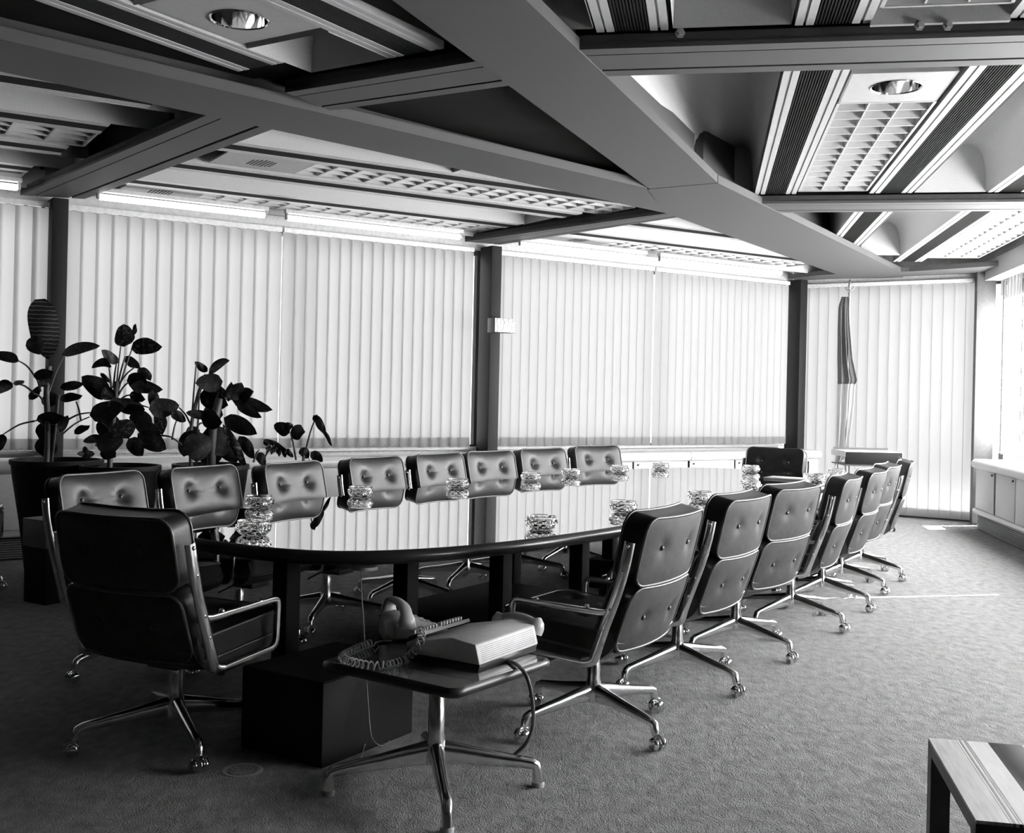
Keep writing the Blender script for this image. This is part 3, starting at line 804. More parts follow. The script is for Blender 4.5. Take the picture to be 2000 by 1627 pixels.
    cs2 = MB().lathe([(0.0, -0.031), (0.010, -0.031), (0.022, -0.027), (0.0265, -0.020), (0.0245, -0.013), (0.017, -0.009), (0.0, -0.008)], 14, (0.362, 0, 0.0268), 'y')
    hood = smooth_path([(0.340, 0, 0.050), (0.360, 0, 0.0575), (0.382, 0, 0.049), (0.391, 0, 0.030)], 3)
    cs.add(cs2.v, cs2.f); cs.sweep(hood, [(0.007, 0.006)] * len(hood), 8, up=(0, 1, 0))
    first = None
    for k in range(4):
        a = radians(CH_LEG + 90 * k)
        if first is None:
            first = lg.build('leg', 'alu', root, smooth=50); first.rotation_euler = (0, 0, a)
            c0 = cs.build('caster', 'chrome', first, smooth=50)
        else:
            l2 = link_copy(first, root, None, a); link_copy(c0, l2)
    return root
CH_LEG = 0.0
proto = make_chair()
n_ch = [0]
def chair(s, t, az, label, group, leg=None, loc=None):
    p = TB.p(s, t) if loc is None else Vector(loc)
    if n_ch[0] == 0:
        r = proto; r.location = (p.x, p.y, 0); r.rotation_euler = (0, 0, -radians(az))
    else: r = copy_tree(proto, (p.x, p.y, 0), radians(az))
    n_ch[0] += 1
    if leg is not None:                      # the base swivels freely under the seat
        k = 0
        for c in r.children:
            if c.name.split('.')[0] == 'leg':
                c.rotation_euler = (0, 0, radians(leg + 90 * k) + radians(az)); k += 1
    return tag(r, label, 'chair', group)
GR, GL = 'chairs along the right side of the table', 'chairs along the window side of the table'
Rl = [(1.23, 1.13, -58, 'nearest chair of the right row, beside the telephone table'), (2.12, 1.10, -56, 'second chair of the right row, counted from the telephone table'),
      (2.90, 1.09, -50, 'third chair of the right row, counted from the telephone table'), (3.78, 1.10, -62, 'fourth chair of the right row, middle one of seven'),
      (4.53, 1.06, -60, 'fifth chair of the right row, counted from the telephone table'), (5.25, 0.98, -60, 'sixth chair of the right row, last but one before the bright end wall'),
      (5.90, 0.94, -70, 'farthest chair of the right row, in front of the bright end wall')]
LEG_R = [-52, -50, -50, -48, -50, -52, -50]
for (s, t, az, lb), lg_ in zip(Rl, LEG_R): chair(s, t, az, 'black leather ' + lb, GR, leg=lg_)
Ll = [(0.76, -1.06, 117, 'chair at the left corner, half hidden by the dark chair'), (1.44, -1.10, 116, 'chair on the window side below the second big plant'),
      (2.05, -1.04, 118, 'chair on the window side below the small split-leaf plant'), (2.82, -1.08, 124, 'fourth chair on the window side, counted from the plants'),
      (3.51, -1.08, 125, 'chair on the window side just left of the middle column'), (4.06, -1.04, 131, 'chair on the window side in front of the middle column'),
      (4.76, -1.02, 135, 'chair on the window side just right of the middle column'), (5.59, -1.00, 142, 'farthest chair on the window side')]
for k, (s, t, az, lb) in enumerate(Ll): chair(s, t, az, 'black leather ' + lb, GL, leg=-30 + 13 * (k % 3))
chair(0.11, -0.035, 24, 'black leather chair seen from behind at the near end of the table', 'chairs at the table ends', leg=-60)
chair(6.56, -0.06, 212, 'black leather chair at the far end of the table, dark against the blinds', 'chairs at the table ends', leg=-20)
chair(0, 0, 150, 'chair by the cabinet cut off by the left edge, one caster showing', 'chairs along the window side of the table', leg=0, loc=(-3.60, 7.05, 0))

# ================================================================== CONFERENCE TABLE
def supere(sc, hl, hw, p, n=160):
    out = []
    for k in range(n):
        a = 2 * pi * k / n
        c_, s_ = cos(a), sin(a)
        out.append((math.copysign(abs(s_) ** (2 / p), s_) * hw, sc + math.copysign(abs(c_) ** (2 / p), c_) * hl))
    return out
TZ = 0.735
troot = empty('conference_table', (TB.o[0], TB.o[1], 0), TB.az)
SC, HL, HW, PW = 3.31, 3.03, 0.965, 3.3
def ring(off, z): return [(x * (1 - off / HW), SC + (y - SC) * (1 - off / HL), z) for x, y in supere(SC, HL, HW, PW)]
rings = [ring(0.30, TZ - 0.055), ring(0.030, TZ - 0.055), ring(0.012, TZ - 0.050), ring(0.0, TZ - 0.035), ring(0.0, TZ - 0.018), ring(0.010, TZ - 0.004), ring(0.022, TZ - 0.0005)]
N = 160; V = [p for r in rings for p in r]
Fs = [(i * N + k, i * N + (k + 1) % N, (i + 1) * N + (k + 1) % N, (i + 1) * N + k) for i in range(len(rings) - 1) for k in range(N)]
MB().add(V, Fs + [tuple(range(N))]).build('table_edge', 'table_edge', troot, smooth=60)
MB().prism([(p[0], p[1]) for p in ring(0.022, 0)], TZ - 0.03, TZ).build('table_top', 'tabletop', troot)
def table_post(px, t):
    a, b = ray(px, 1120); d = Vector((a / F_PX, 1.0)); o = TB.p(0, t); u = Vector(TB.u)
    s = (d.x * o.y - d.y * o.x) / (-d.x * u.y + d.y * u.x)
    MB().box((t, s, (TZ - 0.055) / 2), (0.085, 0.085, TZ - 0.055)).build('table_leg', 'table_leg', troot, bevel=0.008)
for px, t in ((560, -0.06), (793, 0.20), (978, 0.32), (1000, -0.32), (1131, 0.32), (1190, -0.32), (1290, 0.3), (1420, -0.2)): table_post(px, t)
MB().box((0.0, 3.3, TZ - 0.085), (0.8, 4.6, 0.05)).build('under_frame', 'table_leg', troot)
MB().box((0.0, 2.35, 0.10), (0.9, 1.1, 0.20)).build('base_box', 'table_leg', troot, bevel=0.01)
MB().box((0.0, 4.6, 0.10), (0.9, 1.1, 0.20)).build('base_box', 'table_leg', troot, bevel=0.01)
dp = on_plane(712, 1104, 0.67); dl_ = TB.to(dp.x, dp.y)
MB().lathe([(0, 0.0), (0.05, 0.0), (0.05, 0.012), (0.012, 0.016), (0.012, 0.03), (0, 0.03)], 20, (dl_[1], dl_[0], 0.655)).build('microphone_disc', 'plate', troot, smooth=50)
tag(troot, 'long boat-shaped black conference table with mirror-polished top', 'table')

# low black floor box under the near end of the table
q = TB.p(0.215, 0.60); root = empty('floor_box', (q.x, q.y, 0), TB.az)
MB().box((-0.20, 0.26, 0.15), (0.40, 0.52, 0.30)).build('box_body', 'box', root, bevel=0.006)
MB().box((-0.20, 0.26, 0.3015), (0.39, 0.51, 0.003)).build('box_lid', 'box', root)
tag(root, 'low black floor box under the near table end, behind the telephone table', 'box')

# ================================================================== ASHTRAYS
def ashtray_mesh():
    n = 48; prof = [(0.034, 0.0), (0.046, 0.001), (0.058, 0.008), (0.067, 0.019), (0.072, 0.031), (0.071, 0.040), (0.066, 0.046), (0.063, 0.052), (0.066, 0.057), (0.064, 0.060),
                    (0.057, 0.058), (0.056, 0.050), (0.058, 0.040), (0.056, 0.028), (0.046, 0.017), (0.030, 0.013), (0.0, 0.012)]
    V = []; Fs = []
    for i, (r, z) in enumerate(prof):
        for k in range(n):
            rr = r
            if 2 <= i <= 6:
                rr = r + 0.0024 * (1 if (k + 2 * i) % 4 in (0, 1) else -1) * (1 if i % 2 else 0.4)
            if 8 <= i <= 9: z2 = z - 0.004 * (1 if k % 12 in (0, 1) else 0)
            else: z2 = z
            a = 2 * pi * (k + 0.5 * (i % 2)) / n
            V.append((rr * cos(a), rr * sin(a), z2))
    for i in range(len(prof) - 1):
        for k in range(n):
            Fs.append((i * n + k, i * n + (k + 1) % n, (i + 1) * n + (k + 1) % n)); Fs.append((i * n + k, (i + 1) * n + (k + 1) % n, (i + 1) * n + k))
    Fs.append(tuple(range(n))[::-1])
    return MB().add(V, Fs)
ASH = [(507, 991, 'in front of the second window-side chair'), (495, 1045, 'at the near end of the table, closest to the dark chair'), (704, 971, 'in front of the fourth window-side chair'),
       (894, 954, 'in front of the chair left of the middle column'), (1037, 940, 'in front of the chair right of the middle column'), (1116, 932, 'between the two farthest window-side chairs'),
       (1210, 924, 'just right of the farthest window-side chair'), (1057, 1034, 'standing alone near the front edge, above the table legs'), (1217, 1001, 'behind the nearest chair of the right row'),
       (1290, 918, 'in front of the white cabinets, right of the window-side row'), (1367, 980, 'between the first and second chairs of the right row'), (1467, 923, 'in front of the far end chair'),
       (1466, 957, 'behind the second chair of the right row'), (1594, 941, 'between the third and fourth chairs of the right row'), (1633, 930, 'farthest of all, right of the far end chair')]
am = None
for x, y, lb in ASH:
    p = on_plane(x, y, TZ)
    if am is None: am = ashtray_mesh().build('ashtray', 'glassware'); o = am
    else: o = link_copy(am, None)
    o.location = (p.x, p.y, TZ + 0.0005); o.rotation_euler = (0, 0, random.uniform(0, 3))
    tag(o, 'cut-glass ashtray ' + lb, 'ashtray', 'cut-glass ashtrays on the conference table')
p = on_plane(1538, 936, TZ)
o = MB().box((0, 0, 0.006), (0.30, 0.21, 0.012)).build('notepad', 'paper', None, bevel=0.002); o.location = (p.x, p.y, TZ + 0.0005); o.rotation_euler = (0, 0, -TB.az)
tag(o, 'white notepad on the table behind the third chair of the right row', 'notepad')

# ================================================================== TELEPHONE TABLE
ST = 0.44
c1, c2, c3 = on_plane(622, 1287, ST), on_plane(890, 1347, ST), on_plane(1083, 1287, ST)
e1 = (c2 - c1); e2 = (c3 - c2); L1, L2 = 0.575, 0.535
az1 = atan2(e1.x, e1.y); ctr = (c1 + c3) / 2
azs = az1                                    # local +y runs along e1 (left corner to near corner)
sroot = empty('telephone_table', (ctr.x, ctr.y, 0), azs)
R1 = [(p.x, p.y) for p in rrect(L2, L1, 0.03, 64)]
tp = MB()
def rr(off, z): return [(p.x, p.y, z) for p in rrect(L2 - 2 * off, L1 - 2 * off, max(0.005, 0.03 - off), 64)]
rg = [rr(0.03, ST - 0.034), rr(0.012, ST - 0.034), rr(0.002, ST - 0.026), rr(0.0, ST - 0.017), rr(0.002, ST - 0.008), rr(0.010, ST - 0.0005)]
V = [p for r in rg for p in r]; N = 64
tp.add(V, [(i * N + k, i * N + (k + 1) % N, (i + 1) * N + (k + 1) % N, (i + 1) * N + k) for i in range(len(rg) - 1) for k in range(N)] + [tuple(range(N))])
tp.build('edge_band', 'black_plastic', sroot, smooth=60)
MB().prism([(p.x, p.y) for p in rrect(L2 - 0.02, L1 - 0.02, 0.02, 64)], ST - 0.02, ST).build('top', 'side_top', sroot)
hb = on_plane(850, 1482, 0.12); hx, hy = hb.x - ctr.x, hb.y - ctr.y
MB().lathe([(0, ST - 0.034), (0.09, ST - 0.034), (0.09, ST - 0.04), (0.026, ST - 0.05), (0.026, 0.28), (0.0275, 0.278), (0.0275, 0.19), (0.034, 0.15), (0.041, 0.12), (0.036, 0.095), (0, 0.09)], 24).build('stem', 'alu', sroot, smooth=45)
lg = MB(); k_ = 1.0
path = [(0.022, 0, 0.128), (0.08, 0, 0.120), (0.18, 0, 0.103), (0.28, 0, 0.088), (0.325, 0, 0.080), (0.342, 0, 0.072), (0.349, 0, 0.055), (0.352, 0, 0.018)]
rad = [(0.042, 0.024), (0.036, 0.022), (0.028, 0.020), (0.0215, 0.018), (0.020, 0.018), (0.018, 0.018), (0.016, 0.016), (0.021, 0.021)]
lg.sweep(path, rad, 10, up=(0, 1, 0), pw=0.85)
first = None
for k in range(4):
    a = azs + radians(10 + 90 * k)
    if first is None:
        first = lg.build('leg', 'alu', sroot, smooth=50); first.rotation_euler = (0, 0, a)
        g0 = MB().lathe([(0, 0.022), (0.018, 0.020), (0.022, 0.012), (0.022, 0.0), (0, 0.0)], 16, (0.352, 0, 0)).build('glide', 'plate', first, smooth=50)
    else: l2 = link_copy(first, sroot, None, a); link_copy(g0, l2)
for c in sroot.children: pass
tag(sroot, 'small square telephone table with smoked top and four-star aluminium base', 'side table')

# intercom console with a sloping top, black base and a row of keys
ca, cb, cc = on_plane(817, 1283, ST), on_plane(935, 1315, ST), on_plane(1050, 1272, ST)
cdir = atan2((cc - cb).x, (cc - cb).y)
croot = empty('intercom_console', (cb.x, cb.y, ST + 0.001), cdir)   # local +y along the bright end face, -x to the left
Wd = (cc - cb).length; Dp = (cb - ca).length
def wedge(m, pts, y0, y1):
    n = len(pts); m.add([(x, y, z) for y in (y0, y1) for x, z in pts], [tuple(range(n)), tuple(range(n, 2 * n))[::-1]] + [(i, n + i, n + (i + 1) % n, (i + 1) % n) for i in range(n)]); return m
wedge(MB(), [(-Dp - 0.003, 0.024), (0.003, 0.024), (-0.015, 0.088), (-0.105, 0.098), (-Dp, 0.060)], 0, Wd).build('console_body', 'console', croot, bevel=0.005)
wedge(MB(), [(-Dp + 0.012, 0.0), (-0.004, 0.0), (0.001, 0.026), (-Dp, 0.026)], 0.004, Wd - 0.004).build('console_base', 'black_plastic', croot, bevel=0.003)
sl = MB()
for i in range(8):
    z = 0.034 + i * 0.006; x = 0.0025 - (z - 0.024) / 0.064 * 0.018
    MBx = sl.box((x + 0.0008, Wd / 2, z), (0.002, Wd * 0.9, 0.0012))
so = sl.build('speaker_slots', 'wire', croot); so['kind'] = 'stuff'
kb = wedge(MB(), [(-Dp + 0.006, 0.064), (-Dp + 0.04, 0.0795), (-Dp + 0.035, 0.090), (-Dp + 0.0, 0.074)], 0.01, Wd * 0.86).build('key_strip', 'black_plastic', croot)
kf = None
for i in range(16):
    y = 0.020 + i * (Wd * 0.80 - 0.02) / 16 + (0.012 if i > 7 else 0)
    if kf is None: kf = MB().box((-Dp + 0.014, 0, 0.092), (0.016, 0.006, 0.012)).build('key', 'key', croot, bevel=0.001); kf.location = (0, y, 0)
    else: link_copy(kf, croot, (0, y, 0))
hs = smooth_path([(-0.03, Wd + 0.022, 0.055), (-0.03, Wd + 0.03, 0.085), (-0.10, Wd + 0.03, 0.10), (-0.17, Wd + 0.03, 0.085), (-0.17, Wd + 0.022, 0.055)], 5)
rad = [0.030 if (i < 6 or i > len(hs) - 7) else 0.017 for i in range(len(hs))]
MB().sweep(hs, rad, 14).build('handset', 'phone', croot, smooth=60)
tag(croot, 'pale intercom console with sloping top and black base', 'intercom')
# cable from the console over the table edge to the floor
a = croot.location
def cp(x, y, z): return at_depth(x, y, z)
pth = smooth_path([cp(992, 1291, 3.66), cp(1012, 1300, 3.58), cp(1030, 1325, 3.50), cp(1040, 1370, 3.52), cp(1040, 1420, 3.60), cp(1025, 1455, 3.75), on_plane(988, 1487, 0.01)], 7)
tag(MB().sweep(pth, 0.0065, 8).build('console_cable', 'cable', None, smooth=60), 'grey cable hanging from the intercom over the telephone table edge', 'cable')

# telephone with arched handset and coiled cord
tc_ = on_plane(808, 1246, ST); TP_AZ = radians(67)
proot = empty('telephone', (tc_.x, tc_.y, ST + 0.001), TP_AZ)       # local +y is the front (dial side), handset across the back along x
secs = [(-0.100, 0.055, 0.100, 0.012), (-0.085, 0.070, 0.112, 0.02), (-0.05, 0.085, 0.118, 0.025), (0.0, 0.098, 0.090, 0.02), (0.06, 0.105, 0.055, 0.015), (0.105, 0.105, 0.030, 0.010), (0.112, 0.10, 0.018, 0.006)]
V = []; K = 16
for y, hw, h, r in secs:
    for k in range(K):
        a = 2 * pi * k / K; c_, s_ = cos(a), sin(a)
        x = math.copysign(abs(c_) ** 0.5, c_) * (hw if s_ < 0 else hw * 0.86); z = h / 2 + 0.004 + math.copysign(abs(s_) ** 0.5, s_) * h / 2
        V.append((x, y, z))
Fs = [(i * K + k, i * K + (k + 1) % K, (i + 1) * K + (k + 1) % K, (i + 1) * K + k) for i in range(len(secs) - 1) for k in range(K)] + [tuple(range(K)), tuple(range((len(secs) - 1) * K, len(secs) * K))[::-1]]
MB().add(V, Fs).build('phone_body', 'phone', proot, smooth=60)
ky = MB().box((0, 0, 0), (0.020, 0.014, 0.010)); kf = None
for i in range(4):
    for j in range(3):
        y = 0.012 + i * 0.022; z = 0.094 - (y) * 0.62
        if kf is None: kf = ky.build('phone_key', 'phone', proot, bevel=0.002); kf.location = (-0.035 + j * 0.033, y, z)
        else: link_copy(kf, proot, (-0.035 + j * 0.033, y, z))
hs = smooth_path([(-0.098, -0.055, 0.085), (-0.102, -0.055, 0.115), (-0.085, -0.055, 0.150), (-0.04, -0.055, 0.166), (0.04, -0.055, 0.166), (0.085, -0.055, 0.150), (0.102, -0.055, 0.115), (0.098, -0.055, 0.085)], 5)
n_ = len(hs)
rad = []
for i in range(n_):
    t = abs(2 * i / (n_ - 1) - 1); rad.append((0.019 + 0.012 * max(0, (t - 0.55) / 0.45) ** 0.7, 0.015 + 0.016 * max(0, (t - 0.55) / 0.45) ** 0.7))
MB().sweep(hs, rad, 16).build('handset', 'phone', proot, smooth=60)
proot.scale = (1.10, 1.15, 0.80)
tag(proot, 'pale desk telephone with arched handset on the small table', 'telephone')
# coiled handset cord: helix along a path lying on the table
hz = ST + 0.0155
key = [at_depth(824, 1228, 3.66), at_depth(818, 1260, 3.58), on_plane(790, 1288, hz), on_plane(748, 1300, hz), on_plane(700, 1296, hz), on_plane(668, 1284, hz), on_plane(690, 1270, hz), on_plane(726, 1255, hz)]
guide = smooth_path(key, 14); hel = []; turns = 34; tot = 0
acc = [0.0]
for i in range(1, len(guide)): acc.append(acc[-1] + (guide[i] - guide[i - 1]).length)
S = turns * 9; j = 0
for i in range(S + 1):
    d = acc[-1] * i / S
    while j < len(acc) - 2 and acc[j + 1] < d: j += 1
    f = (d - acc[j]) / max(1e-9, acc[j + 1] - acc[j]); p = guide[j].lerp(guide[j + 1], f)
    t = (guide[min(j + 1, len(guide) - 1)] - guide[j]).normalized(); sd = t.cross(Vector((0, 0, 1)))
    if sd.length < 1e-3: sd = Vector((1, 0, 0))
    sd.normalize(); w = sd.cross(t).normalized(); a = 2 * pi * i / 9
    hel.append(p + (sd * cos(a) + w * sin(a)) * 0.0125)
hel += smooth_path([hel[-1], on_plane(745, 1252, ST + 0.006), on_plane(765, 1252, ST + 0.012)], 5)[1:]
tag(MB().sweep(hel, 0.0028, 5).build('coiled_cord', 'phone_cord', None, smooth=60, fix=False), 'pale coiled telephone cord looped on the small table', 'cord')
# thin wire from the disc under the conference table down to the floor
wp = [at_depth(706, 1104, 4.25), at_depth(706, 1150, 4.25), at_depth(711, 1230, 4.2), at_depth(716, 1330, 4.02), at_depth(720, 1390, 3.98), at_depth(726, 1440, 3.96), on_plane(745, 1457, 0.004), on_plane(760, 1447, 0.004), on_plane(735, 1433, 0.01), on_plane(715, 1450, 0.03), on_plane(707, 1475, 0.004), on_plane(696, 1495, 0.004)]
tag(MB().sweep(smooth_path(wp, 6), 0.0022, 6).build('hanging_wire', 'wire', None, smooth=60), 'thin twisted wire hanging from the conference table to the floor', 'wire')

# round floor socket in the carpet
p = on_plane(472, 1505, 0)
fo = empty('floor_socket', (p.x, p.y, 0))
MB().lathe([(0.052, 0.0), (0.058, 0.003), (0.070, 0.003), (0.074, 0.0)], 28, cap=False).build('ring', 'wire', fo, smooth=60)
MB().lathe([(0, 0.002), (0.05, 0.002), (0.05, 0.0)], 28).build('lid', 'carpet', fo)
tag(fo, 'flush round floor socket in the carpet right of the dark chair', 'floor socket')

# ================================================================== STRIPED COFFEE TABLE (lower right)
QZ = 0.42
k1, k2 = on_plane(1813, 1441, QZ), on_plane(1906, 1602, QZ)
qd = (k1 - k2); qaz = atan2(qd.x, qd.y); QL, QW = qd.length, 0.60
qroot = empty('coffee_table', (k2.x, k2.y, 0), qaz)                 # local +y away from the viewer along the left edge, +x to the right
fr_ = MB()
for x in (0.0125, QW - 0.0125): fr_.box((x, QL / 2, QZ - 0.022), (0.025, QL, 0.03))
for y in (0.0125, QL - 0.0125): fr_.box((QW / 2, y, QZ - 0.022), (QW, 0.025, 0.03))
fr_.build('frame', 'wood_dark', qroot)
bx = 0.0
for w, mt in ((0.072, 'wood_grey'), (0.006, 'wood_pale'), (0.004, 'wood_dark'), (0.008, 'wood_pale'), (0.007, 'wood_dark'), (0.055, 'wood_pale'), (0.448, 'smoked')):
    MB().box((bx + w / 2, QL / 2, QZ - 0.004), (w - 0.001, QL, 0.008)).build('top_board' if mt != 'smoked' else 'glass_panel', mt, qroot); bx += w
for x in (0.025, QW - 0.025):
    for y in (0.025, QL - 0.025):
        MB().box((x, y, (QZ - 0.037) / 2), (0.05, 0.05, QZ - 0.037)).build('leg', 'wood_dark', qroot)
tag(qroot, 'low table with striped wooden top, cut off at the lower right corner', 'coffee table')

# ================================================================== PLANTS
def leaf_mesh(B, T, w, arch, twist, K=9, rnd=False):
    """leaf blade from B to T in world space, width w"""
    B, T = Vector(B), Vector(T); d = T - B; L = d.length; d.normalize()
    view = Vector((B.x, B.y, 0)).normalized()
    side = d.cross(view)
    if side.length < 1e-3: side = Vector((1, 0, 0))
    side.normalize(); nrm = side.cross(d).normalized()
    c_, s_ = cos(twist), sin(twist); side2 = side * c_ + nrm * s_; nrm2 = nrm * c_ - side * s_
    V = []
    for i in range(K + 1):
        t = i / K
        hw = w / 2 * (max(0.0, sin(pi * t ** 0.78)) ** 0.62) + 0.0015
        if rnd: hw = w / 2 * max(0.0, 1 - abs(2 * t - 1.05) ** 2.6) ** 0.6 * (0.82 + 0.18 * t) + 0.0015
        p = B + d * (L * t) + Vector((0, 0, 1)) * (arch * 4 * t * (1 - t)) + nrm2 * (0.01 * sin(5 * t))
        for q in (-1, -0.5, 0, 0.5, 1):
            V.append(p + side2 * (hw * q) + nrm2 * (-0.18 * hw * (1 - abs(q)) + 0.006 * sin(9 * t + 3 * q)))
    Fs = [(i * 5 + k, i * 5 + k + 1, (i + 1) * 5 + k + 1, (i + 1) * 5 + k) for i in range(K) for k in range(4)]
    return V, Fs
Z6 = 660 / 2000.0
def zp(x, y, Y): return at_depth(x * Z6, 560 + y * Z6, Y)
def plant(name, label, px, Y, R, rim, leaves, petioles, trunk, pot_top=True):
    b = at_depth(px, 900, Y); root = empty(name, (b.x, b.y, 0))
    ox, oy = b.x, b.y
    def loc(v): return (v[0] - ox, v[1] - oy, v[2])
    po = MB().lathe([(0, 0.0), (R * 0.62, 0.0), (R * 0.66, 0.02), (R * 0.80, rim * 0.45), (R * 0.97, rim * 0.85), (R, rim - 0.04), (R * 1.04, rim - 0.03), (R * 1.04, rim), (R * 0.95, rim), (R * 0.93, rim - 0.05), (0.0, rim - 0.05)], 28).build('planter', 'pot', root, smooth=45)
    MB().lathe([(0, rim - 0.035), (R * 0.6, rim - 0.04), (R * 0.92, rim - 0.055)], 24, cap=False).build('soil', 'soil', po)
    for pts, r in trunk:
        MB().sweep(smooth_path([loc(zp(x, y, Y + dy)) for x, y, dy in pts], 5), r, 8).build('stem', 'stem', root, smooth=60)
    for x0, y0, x1, y1 in petioles:
        dy = random.uniform(-0.08, 0.08)
        a = zp(x0, y0, Y); c = zp(x1, y1, Y + dy); m_ = (a + c) / 2 + Vector((0, 0, 0.02))
        MB().sweep(smooth_path([loc(a), loc(m_), loc(c)], 4), [0.008 - 0.0004 * i for i in range(9)], 6).build('petiole', 'stem', root, smooth=60)
    for lf in leaves:
        x0, y0, x1, y1, w = lf[:5]
        dy = random.uniform(-0.12, 0.12); dd = random.uniform(-0.10, 0.10)
        a, c = zp(x0, y0, Y + dy), zp(x1, y1, Y + dy + dd)
        wm = w * Z6 * Y / F_PX * 1.06
        V, Fs = leaf_mesh(a, c, wm, lf[5] if len(lf) > 5 else 0.0, random.uniform(-0.35, 0.35) if len(lf) < 8 else 0.1, rnd=len(lf) > 7, K=9 if len(lf) < 8 else 16)
        mt = 'leaf_rib' if len(lf) > 7 else 'leaf2' if len(lf) > 6 else 'leaf'
        MB().add([loc(v) for v in V], Fs).build('leaf', mt, root, smooth=80, fix=False)
    return tag(root, label, 'potted plant', 'plants in front of the left windows')
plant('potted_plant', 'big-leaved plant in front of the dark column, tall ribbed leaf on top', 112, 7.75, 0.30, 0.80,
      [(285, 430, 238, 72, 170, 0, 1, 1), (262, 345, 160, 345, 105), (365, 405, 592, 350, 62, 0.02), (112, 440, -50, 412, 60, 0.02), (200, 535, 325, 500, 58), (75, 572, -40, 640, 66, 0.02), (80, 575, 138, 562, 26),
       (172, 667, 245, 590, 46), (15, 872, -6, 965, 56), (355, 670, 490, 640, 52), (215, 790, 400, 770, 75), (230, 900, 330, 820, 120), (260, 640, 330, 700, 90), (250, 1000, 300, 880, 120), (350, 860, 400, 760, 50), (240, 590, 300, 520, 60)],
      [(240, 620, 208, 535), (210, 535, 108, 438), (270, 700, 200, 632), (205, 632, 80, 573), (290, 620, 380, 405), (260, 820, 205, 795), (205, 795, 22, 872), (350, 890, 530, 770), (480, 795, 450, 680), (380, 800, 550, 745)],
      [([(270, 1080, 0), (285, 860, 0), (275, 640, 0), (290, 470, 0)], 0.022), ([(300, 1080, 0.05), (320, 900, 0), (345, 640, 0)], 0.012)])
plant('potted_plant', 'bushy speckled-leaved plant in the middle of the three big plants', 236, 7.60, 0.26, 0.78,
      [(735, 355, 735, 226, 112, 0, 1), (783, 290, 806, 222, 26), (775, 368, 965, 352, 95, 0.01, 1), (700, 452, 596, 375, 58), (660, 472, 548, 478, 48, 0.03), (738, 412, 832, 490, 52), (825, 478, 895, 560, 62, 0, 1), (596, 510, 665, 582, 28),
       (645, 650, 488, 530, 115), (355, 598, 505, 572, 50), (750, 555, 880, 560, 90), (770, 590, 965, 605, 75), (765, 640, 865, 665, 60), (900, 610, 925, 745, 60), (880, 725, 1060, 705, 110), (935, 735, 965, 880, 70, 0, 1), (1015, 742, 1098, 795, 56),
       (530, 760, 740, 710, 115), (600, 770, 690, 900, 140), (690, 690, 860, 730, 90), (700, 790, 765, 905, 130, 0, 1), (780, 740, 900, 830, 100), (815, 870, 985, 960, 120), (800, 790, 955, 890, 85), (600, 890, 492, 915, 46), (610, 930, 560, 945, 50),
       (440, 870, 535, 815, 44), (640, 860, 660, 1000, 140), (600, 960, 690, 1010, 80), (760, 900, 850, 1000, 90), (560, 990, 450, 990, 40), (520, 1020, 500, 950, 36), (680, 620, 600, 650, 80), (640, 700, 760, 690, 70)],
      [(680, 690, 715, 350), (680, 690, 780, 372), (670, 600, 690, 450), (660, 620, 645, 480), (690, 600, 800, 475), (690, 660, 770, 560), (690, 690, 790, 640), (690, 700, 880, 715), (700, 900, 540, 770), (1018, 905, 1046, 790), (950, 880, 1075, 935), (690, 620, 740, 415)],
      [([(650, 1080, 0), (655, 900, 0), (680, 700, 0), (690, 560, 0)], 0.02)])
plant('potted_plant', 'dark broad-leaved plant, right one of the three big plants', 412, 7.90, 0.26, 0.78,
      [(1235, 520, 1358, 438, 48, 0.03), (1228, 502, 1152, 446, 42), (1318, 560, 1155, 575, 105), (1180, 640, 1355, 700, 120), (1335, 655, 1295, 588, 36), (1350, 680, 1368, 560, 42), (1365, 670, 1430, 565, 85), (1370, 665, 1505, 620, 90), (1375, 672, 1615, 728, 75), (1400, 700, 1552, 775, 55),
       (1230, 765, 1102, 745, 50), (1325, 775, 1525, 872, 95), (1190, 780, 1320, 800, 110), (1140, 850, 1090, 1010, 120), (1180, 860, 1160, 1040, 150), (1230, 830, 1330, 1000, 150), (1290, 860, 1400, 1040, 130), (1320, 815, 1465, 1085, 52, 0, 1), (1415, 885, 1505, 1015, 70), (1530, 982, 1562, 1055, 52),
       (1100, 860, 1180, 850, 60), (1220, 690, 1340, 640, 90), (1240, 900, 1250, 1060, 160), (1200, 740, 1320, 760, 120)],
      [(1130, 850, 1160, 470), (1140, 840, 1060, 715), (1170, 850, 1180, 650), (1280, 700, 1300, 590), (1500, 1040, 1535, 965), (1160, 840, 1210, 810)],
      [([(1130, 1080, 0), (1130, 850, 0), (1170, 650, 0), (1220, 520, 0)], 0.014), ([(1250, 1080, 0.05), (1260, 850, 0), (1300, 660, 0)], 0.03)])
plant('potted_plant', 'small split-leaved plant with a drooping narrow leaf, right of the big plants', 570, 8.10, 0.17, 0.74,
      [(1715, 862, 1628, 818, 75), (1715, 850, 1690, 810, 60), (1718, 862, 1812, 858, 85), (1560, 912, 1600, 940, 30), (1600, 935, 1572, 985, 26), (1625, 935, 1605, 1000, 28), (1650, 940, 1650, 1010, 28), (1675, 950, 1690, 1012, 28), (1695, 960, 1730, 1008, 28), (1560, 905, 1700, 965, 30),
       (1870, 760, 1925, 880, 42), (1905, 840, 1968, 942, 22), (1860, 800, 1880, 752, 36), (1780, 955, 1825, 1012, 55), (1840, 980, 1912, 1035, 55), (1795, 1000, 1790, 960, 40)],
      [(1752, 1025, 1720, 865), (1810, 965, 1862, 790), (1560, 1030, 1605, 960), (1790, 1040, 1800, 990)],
      [([(1730, 1090, 0), (1745, 1040, 0)], 0.01), ([(1790, 1090, 0), (1800, 1000, 0)], 0.008)])
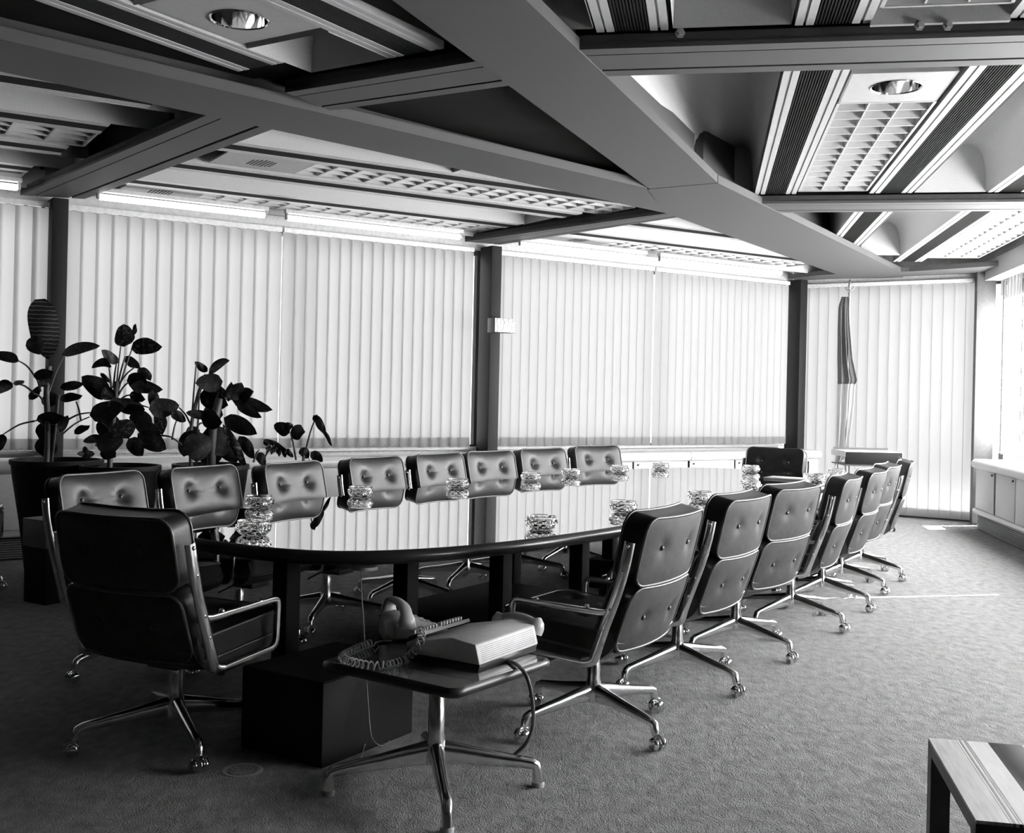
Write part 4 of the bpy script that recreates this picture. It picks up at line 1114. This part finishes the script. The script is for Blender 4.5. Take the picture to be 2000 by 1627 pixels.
# grey box standing between the planter and the first window-side chair
g0_ = at_depth(101, 1058, 6.75)
gr = empty('grey_box', (g0_.x, g0_.y, 0), radians(124))
MB().box((0.0, 0.0, 0.17), (0.22, 0.22, 0.34)).build('stand', 'box', gr, bevel=0.004)
MB().box((0.0, 0.0, 0.425), (0.24, 0.24, 0.17)).build('box_top', 'pale_box', gr, bevel=0.004)
tag(gr, 'plain grey box behind the left corner chair', 'box')

# ================================================================== FLAG
FY = 12.25
fp = at_depth(1652, 900, FY); froot = empty('flag', (fp.x, fp.y, 0))
def fl_(x, y, dy=0): v = at_depth(x, y, FY + dy); return (v.x - fp.x, v.y - fp.y, v.z)
zt = fl_(1651, 575)[2]
MB().sweep([(0, 0, 0.03), (0, 0, zt)], 0.013, 10).build('pole', 'pole', froot, smooth=60)
MB().lathe([(0, 0.0), (0.17, 0.0), (0.17, 0.02), (0.05, 0.04), (0.02, 0.09), (0, 0.09)], 24).build('pole_base', 'pole', froot, smooth=45)
fin = MB().lathe([(0.013, zt), (0.02, zt + 0.015), (0.009, zt + 0.03), (0.009, zt + 0.07), (0.022, zt + 0.10), (0.014, zt + 0.14), (0.0, zt + 0.18)], 12)
fin.sweep(smooth_path([(-0.05, 0, zt + 0.085), (-0.035, 0, zt + 0.055), (0, 0, zt + 0.045), (0.035, 0, zt + 0.055), (0.05, 0, zt + 0.085)], 4), 0.006, 6)
fin.build('finial', 'pole', froot, smooth=60)
# draped cloth: rows from top to hem; each row gives left/right picture columns; folds run down the cloth
rows = [(580, 1643, 1655), (600, 1637, 1656), (640, 1636, 1657), (700, 1635.5, 1661), (745, 1635.5, 1672), (752, 1635, 1667), (800, 1634, 1664), (850, 1632, 1657), (880, 1631, 1654), (893, 1630.5, 1646), (908, 1630, 1632)]
def cloth(k0, k1, mat, name, y_from, y_to):
    V = []; K = 40; rs = []
    import bisect
    ys = [y_from + (y_to - y_from) * i / 24 for i in range(25)]
    for y in ys:
        for a, b in zip(rows, rows[1:]):
            if a[0] <= y <= b[0]:
                f = (y - a[0]) / (b[0] - a[0]); l = a[1] + (b[1] - a[1]) * f; r = a[2] + (b[2] - a[2]) * f; break
        for k in range(K + 1):
            t = k0 + (k1 - k0) * k / K; amp = 0.012 + 0.035 * min(1, (y - 575) / 120)
            x, yy, z = fl_(l + (r - l) * t, y)
            V.append((x, -0.03 + amp * sin(t * 15 + 0.004 * y) + 0.015 * sin(t * 31 + 1), z))
    n = K + 1
    return MB().add(V, [(i * n + k, i * n + k + 1, (i + 1) * n + k + 1, (i + 1) * n + k) for i in range(24) for k in range(K)]).build(name, mat, froot, smooth=80, fix=False)
cloth(0, 1, 'flag_dark', 'dark_band', 580, 750)
cloth(0, 1, 'flag_pale', 'pale_band', 750, 908)
tag(froot, 'furled flag with dark and pale bands hanging on a pole by the end wall', 'flag')

# ================================================================== TROLLEY by the end wall
YT = 11.3
t0 = at_depth(1652, 883, YT); t1 = at_depth(1762, 883, YT)
vroot = empty('trolley', (t0.x, t0.y, 0), radians(0))
W = t1.x - t0.x; zt = t0.z; D = 0.50
MB().box((W / 2, 0, zt - 0.06), (W, 0.02, 0.125)).build('front_panel', 'table_leg', vroot, bevel=0.003)
MB().box((W / 2, D / 2, zt + 0.0), (W, D - 0.03, 0.012)).build('tray', 'tray', vroot)
MB().box((W / 2 + 0.02, D, zt + 0.012), (W, 0.02, 0.03)).build('back_rail', 'black_plastic', vroot)
for x in (0.0, W): MB().box((x, D / 2, zt - 0.02), (0.012, D, 0.06)).build('side_rail', 'tray', vroot)
MB().box((W / 2, D / 2, zt - 0.135), (W, D, 0.012)).build('shelf', 'black_plastic', vroot)
for x in (0.05, W - 0.05):
    for y in (0.05, D - 0.05):
        lo = MB().sweep([(x, y, 0.05), (x, y, zt - 0.14)], 0.010, 10).build('leg', 'chrome', vroot, smooth=60)
        MB().lathe([(0, -0.01), (0.02, -0.01), (0.025, 0), (0.02, 0.01), (0, 0.01)], 14, (x, y, 0.025), 'x').build('caster', 'rubber', lo, smooth=50)
tag(vroot, 'white-topped trolley with dark front panel by the end wall', 'trolley')
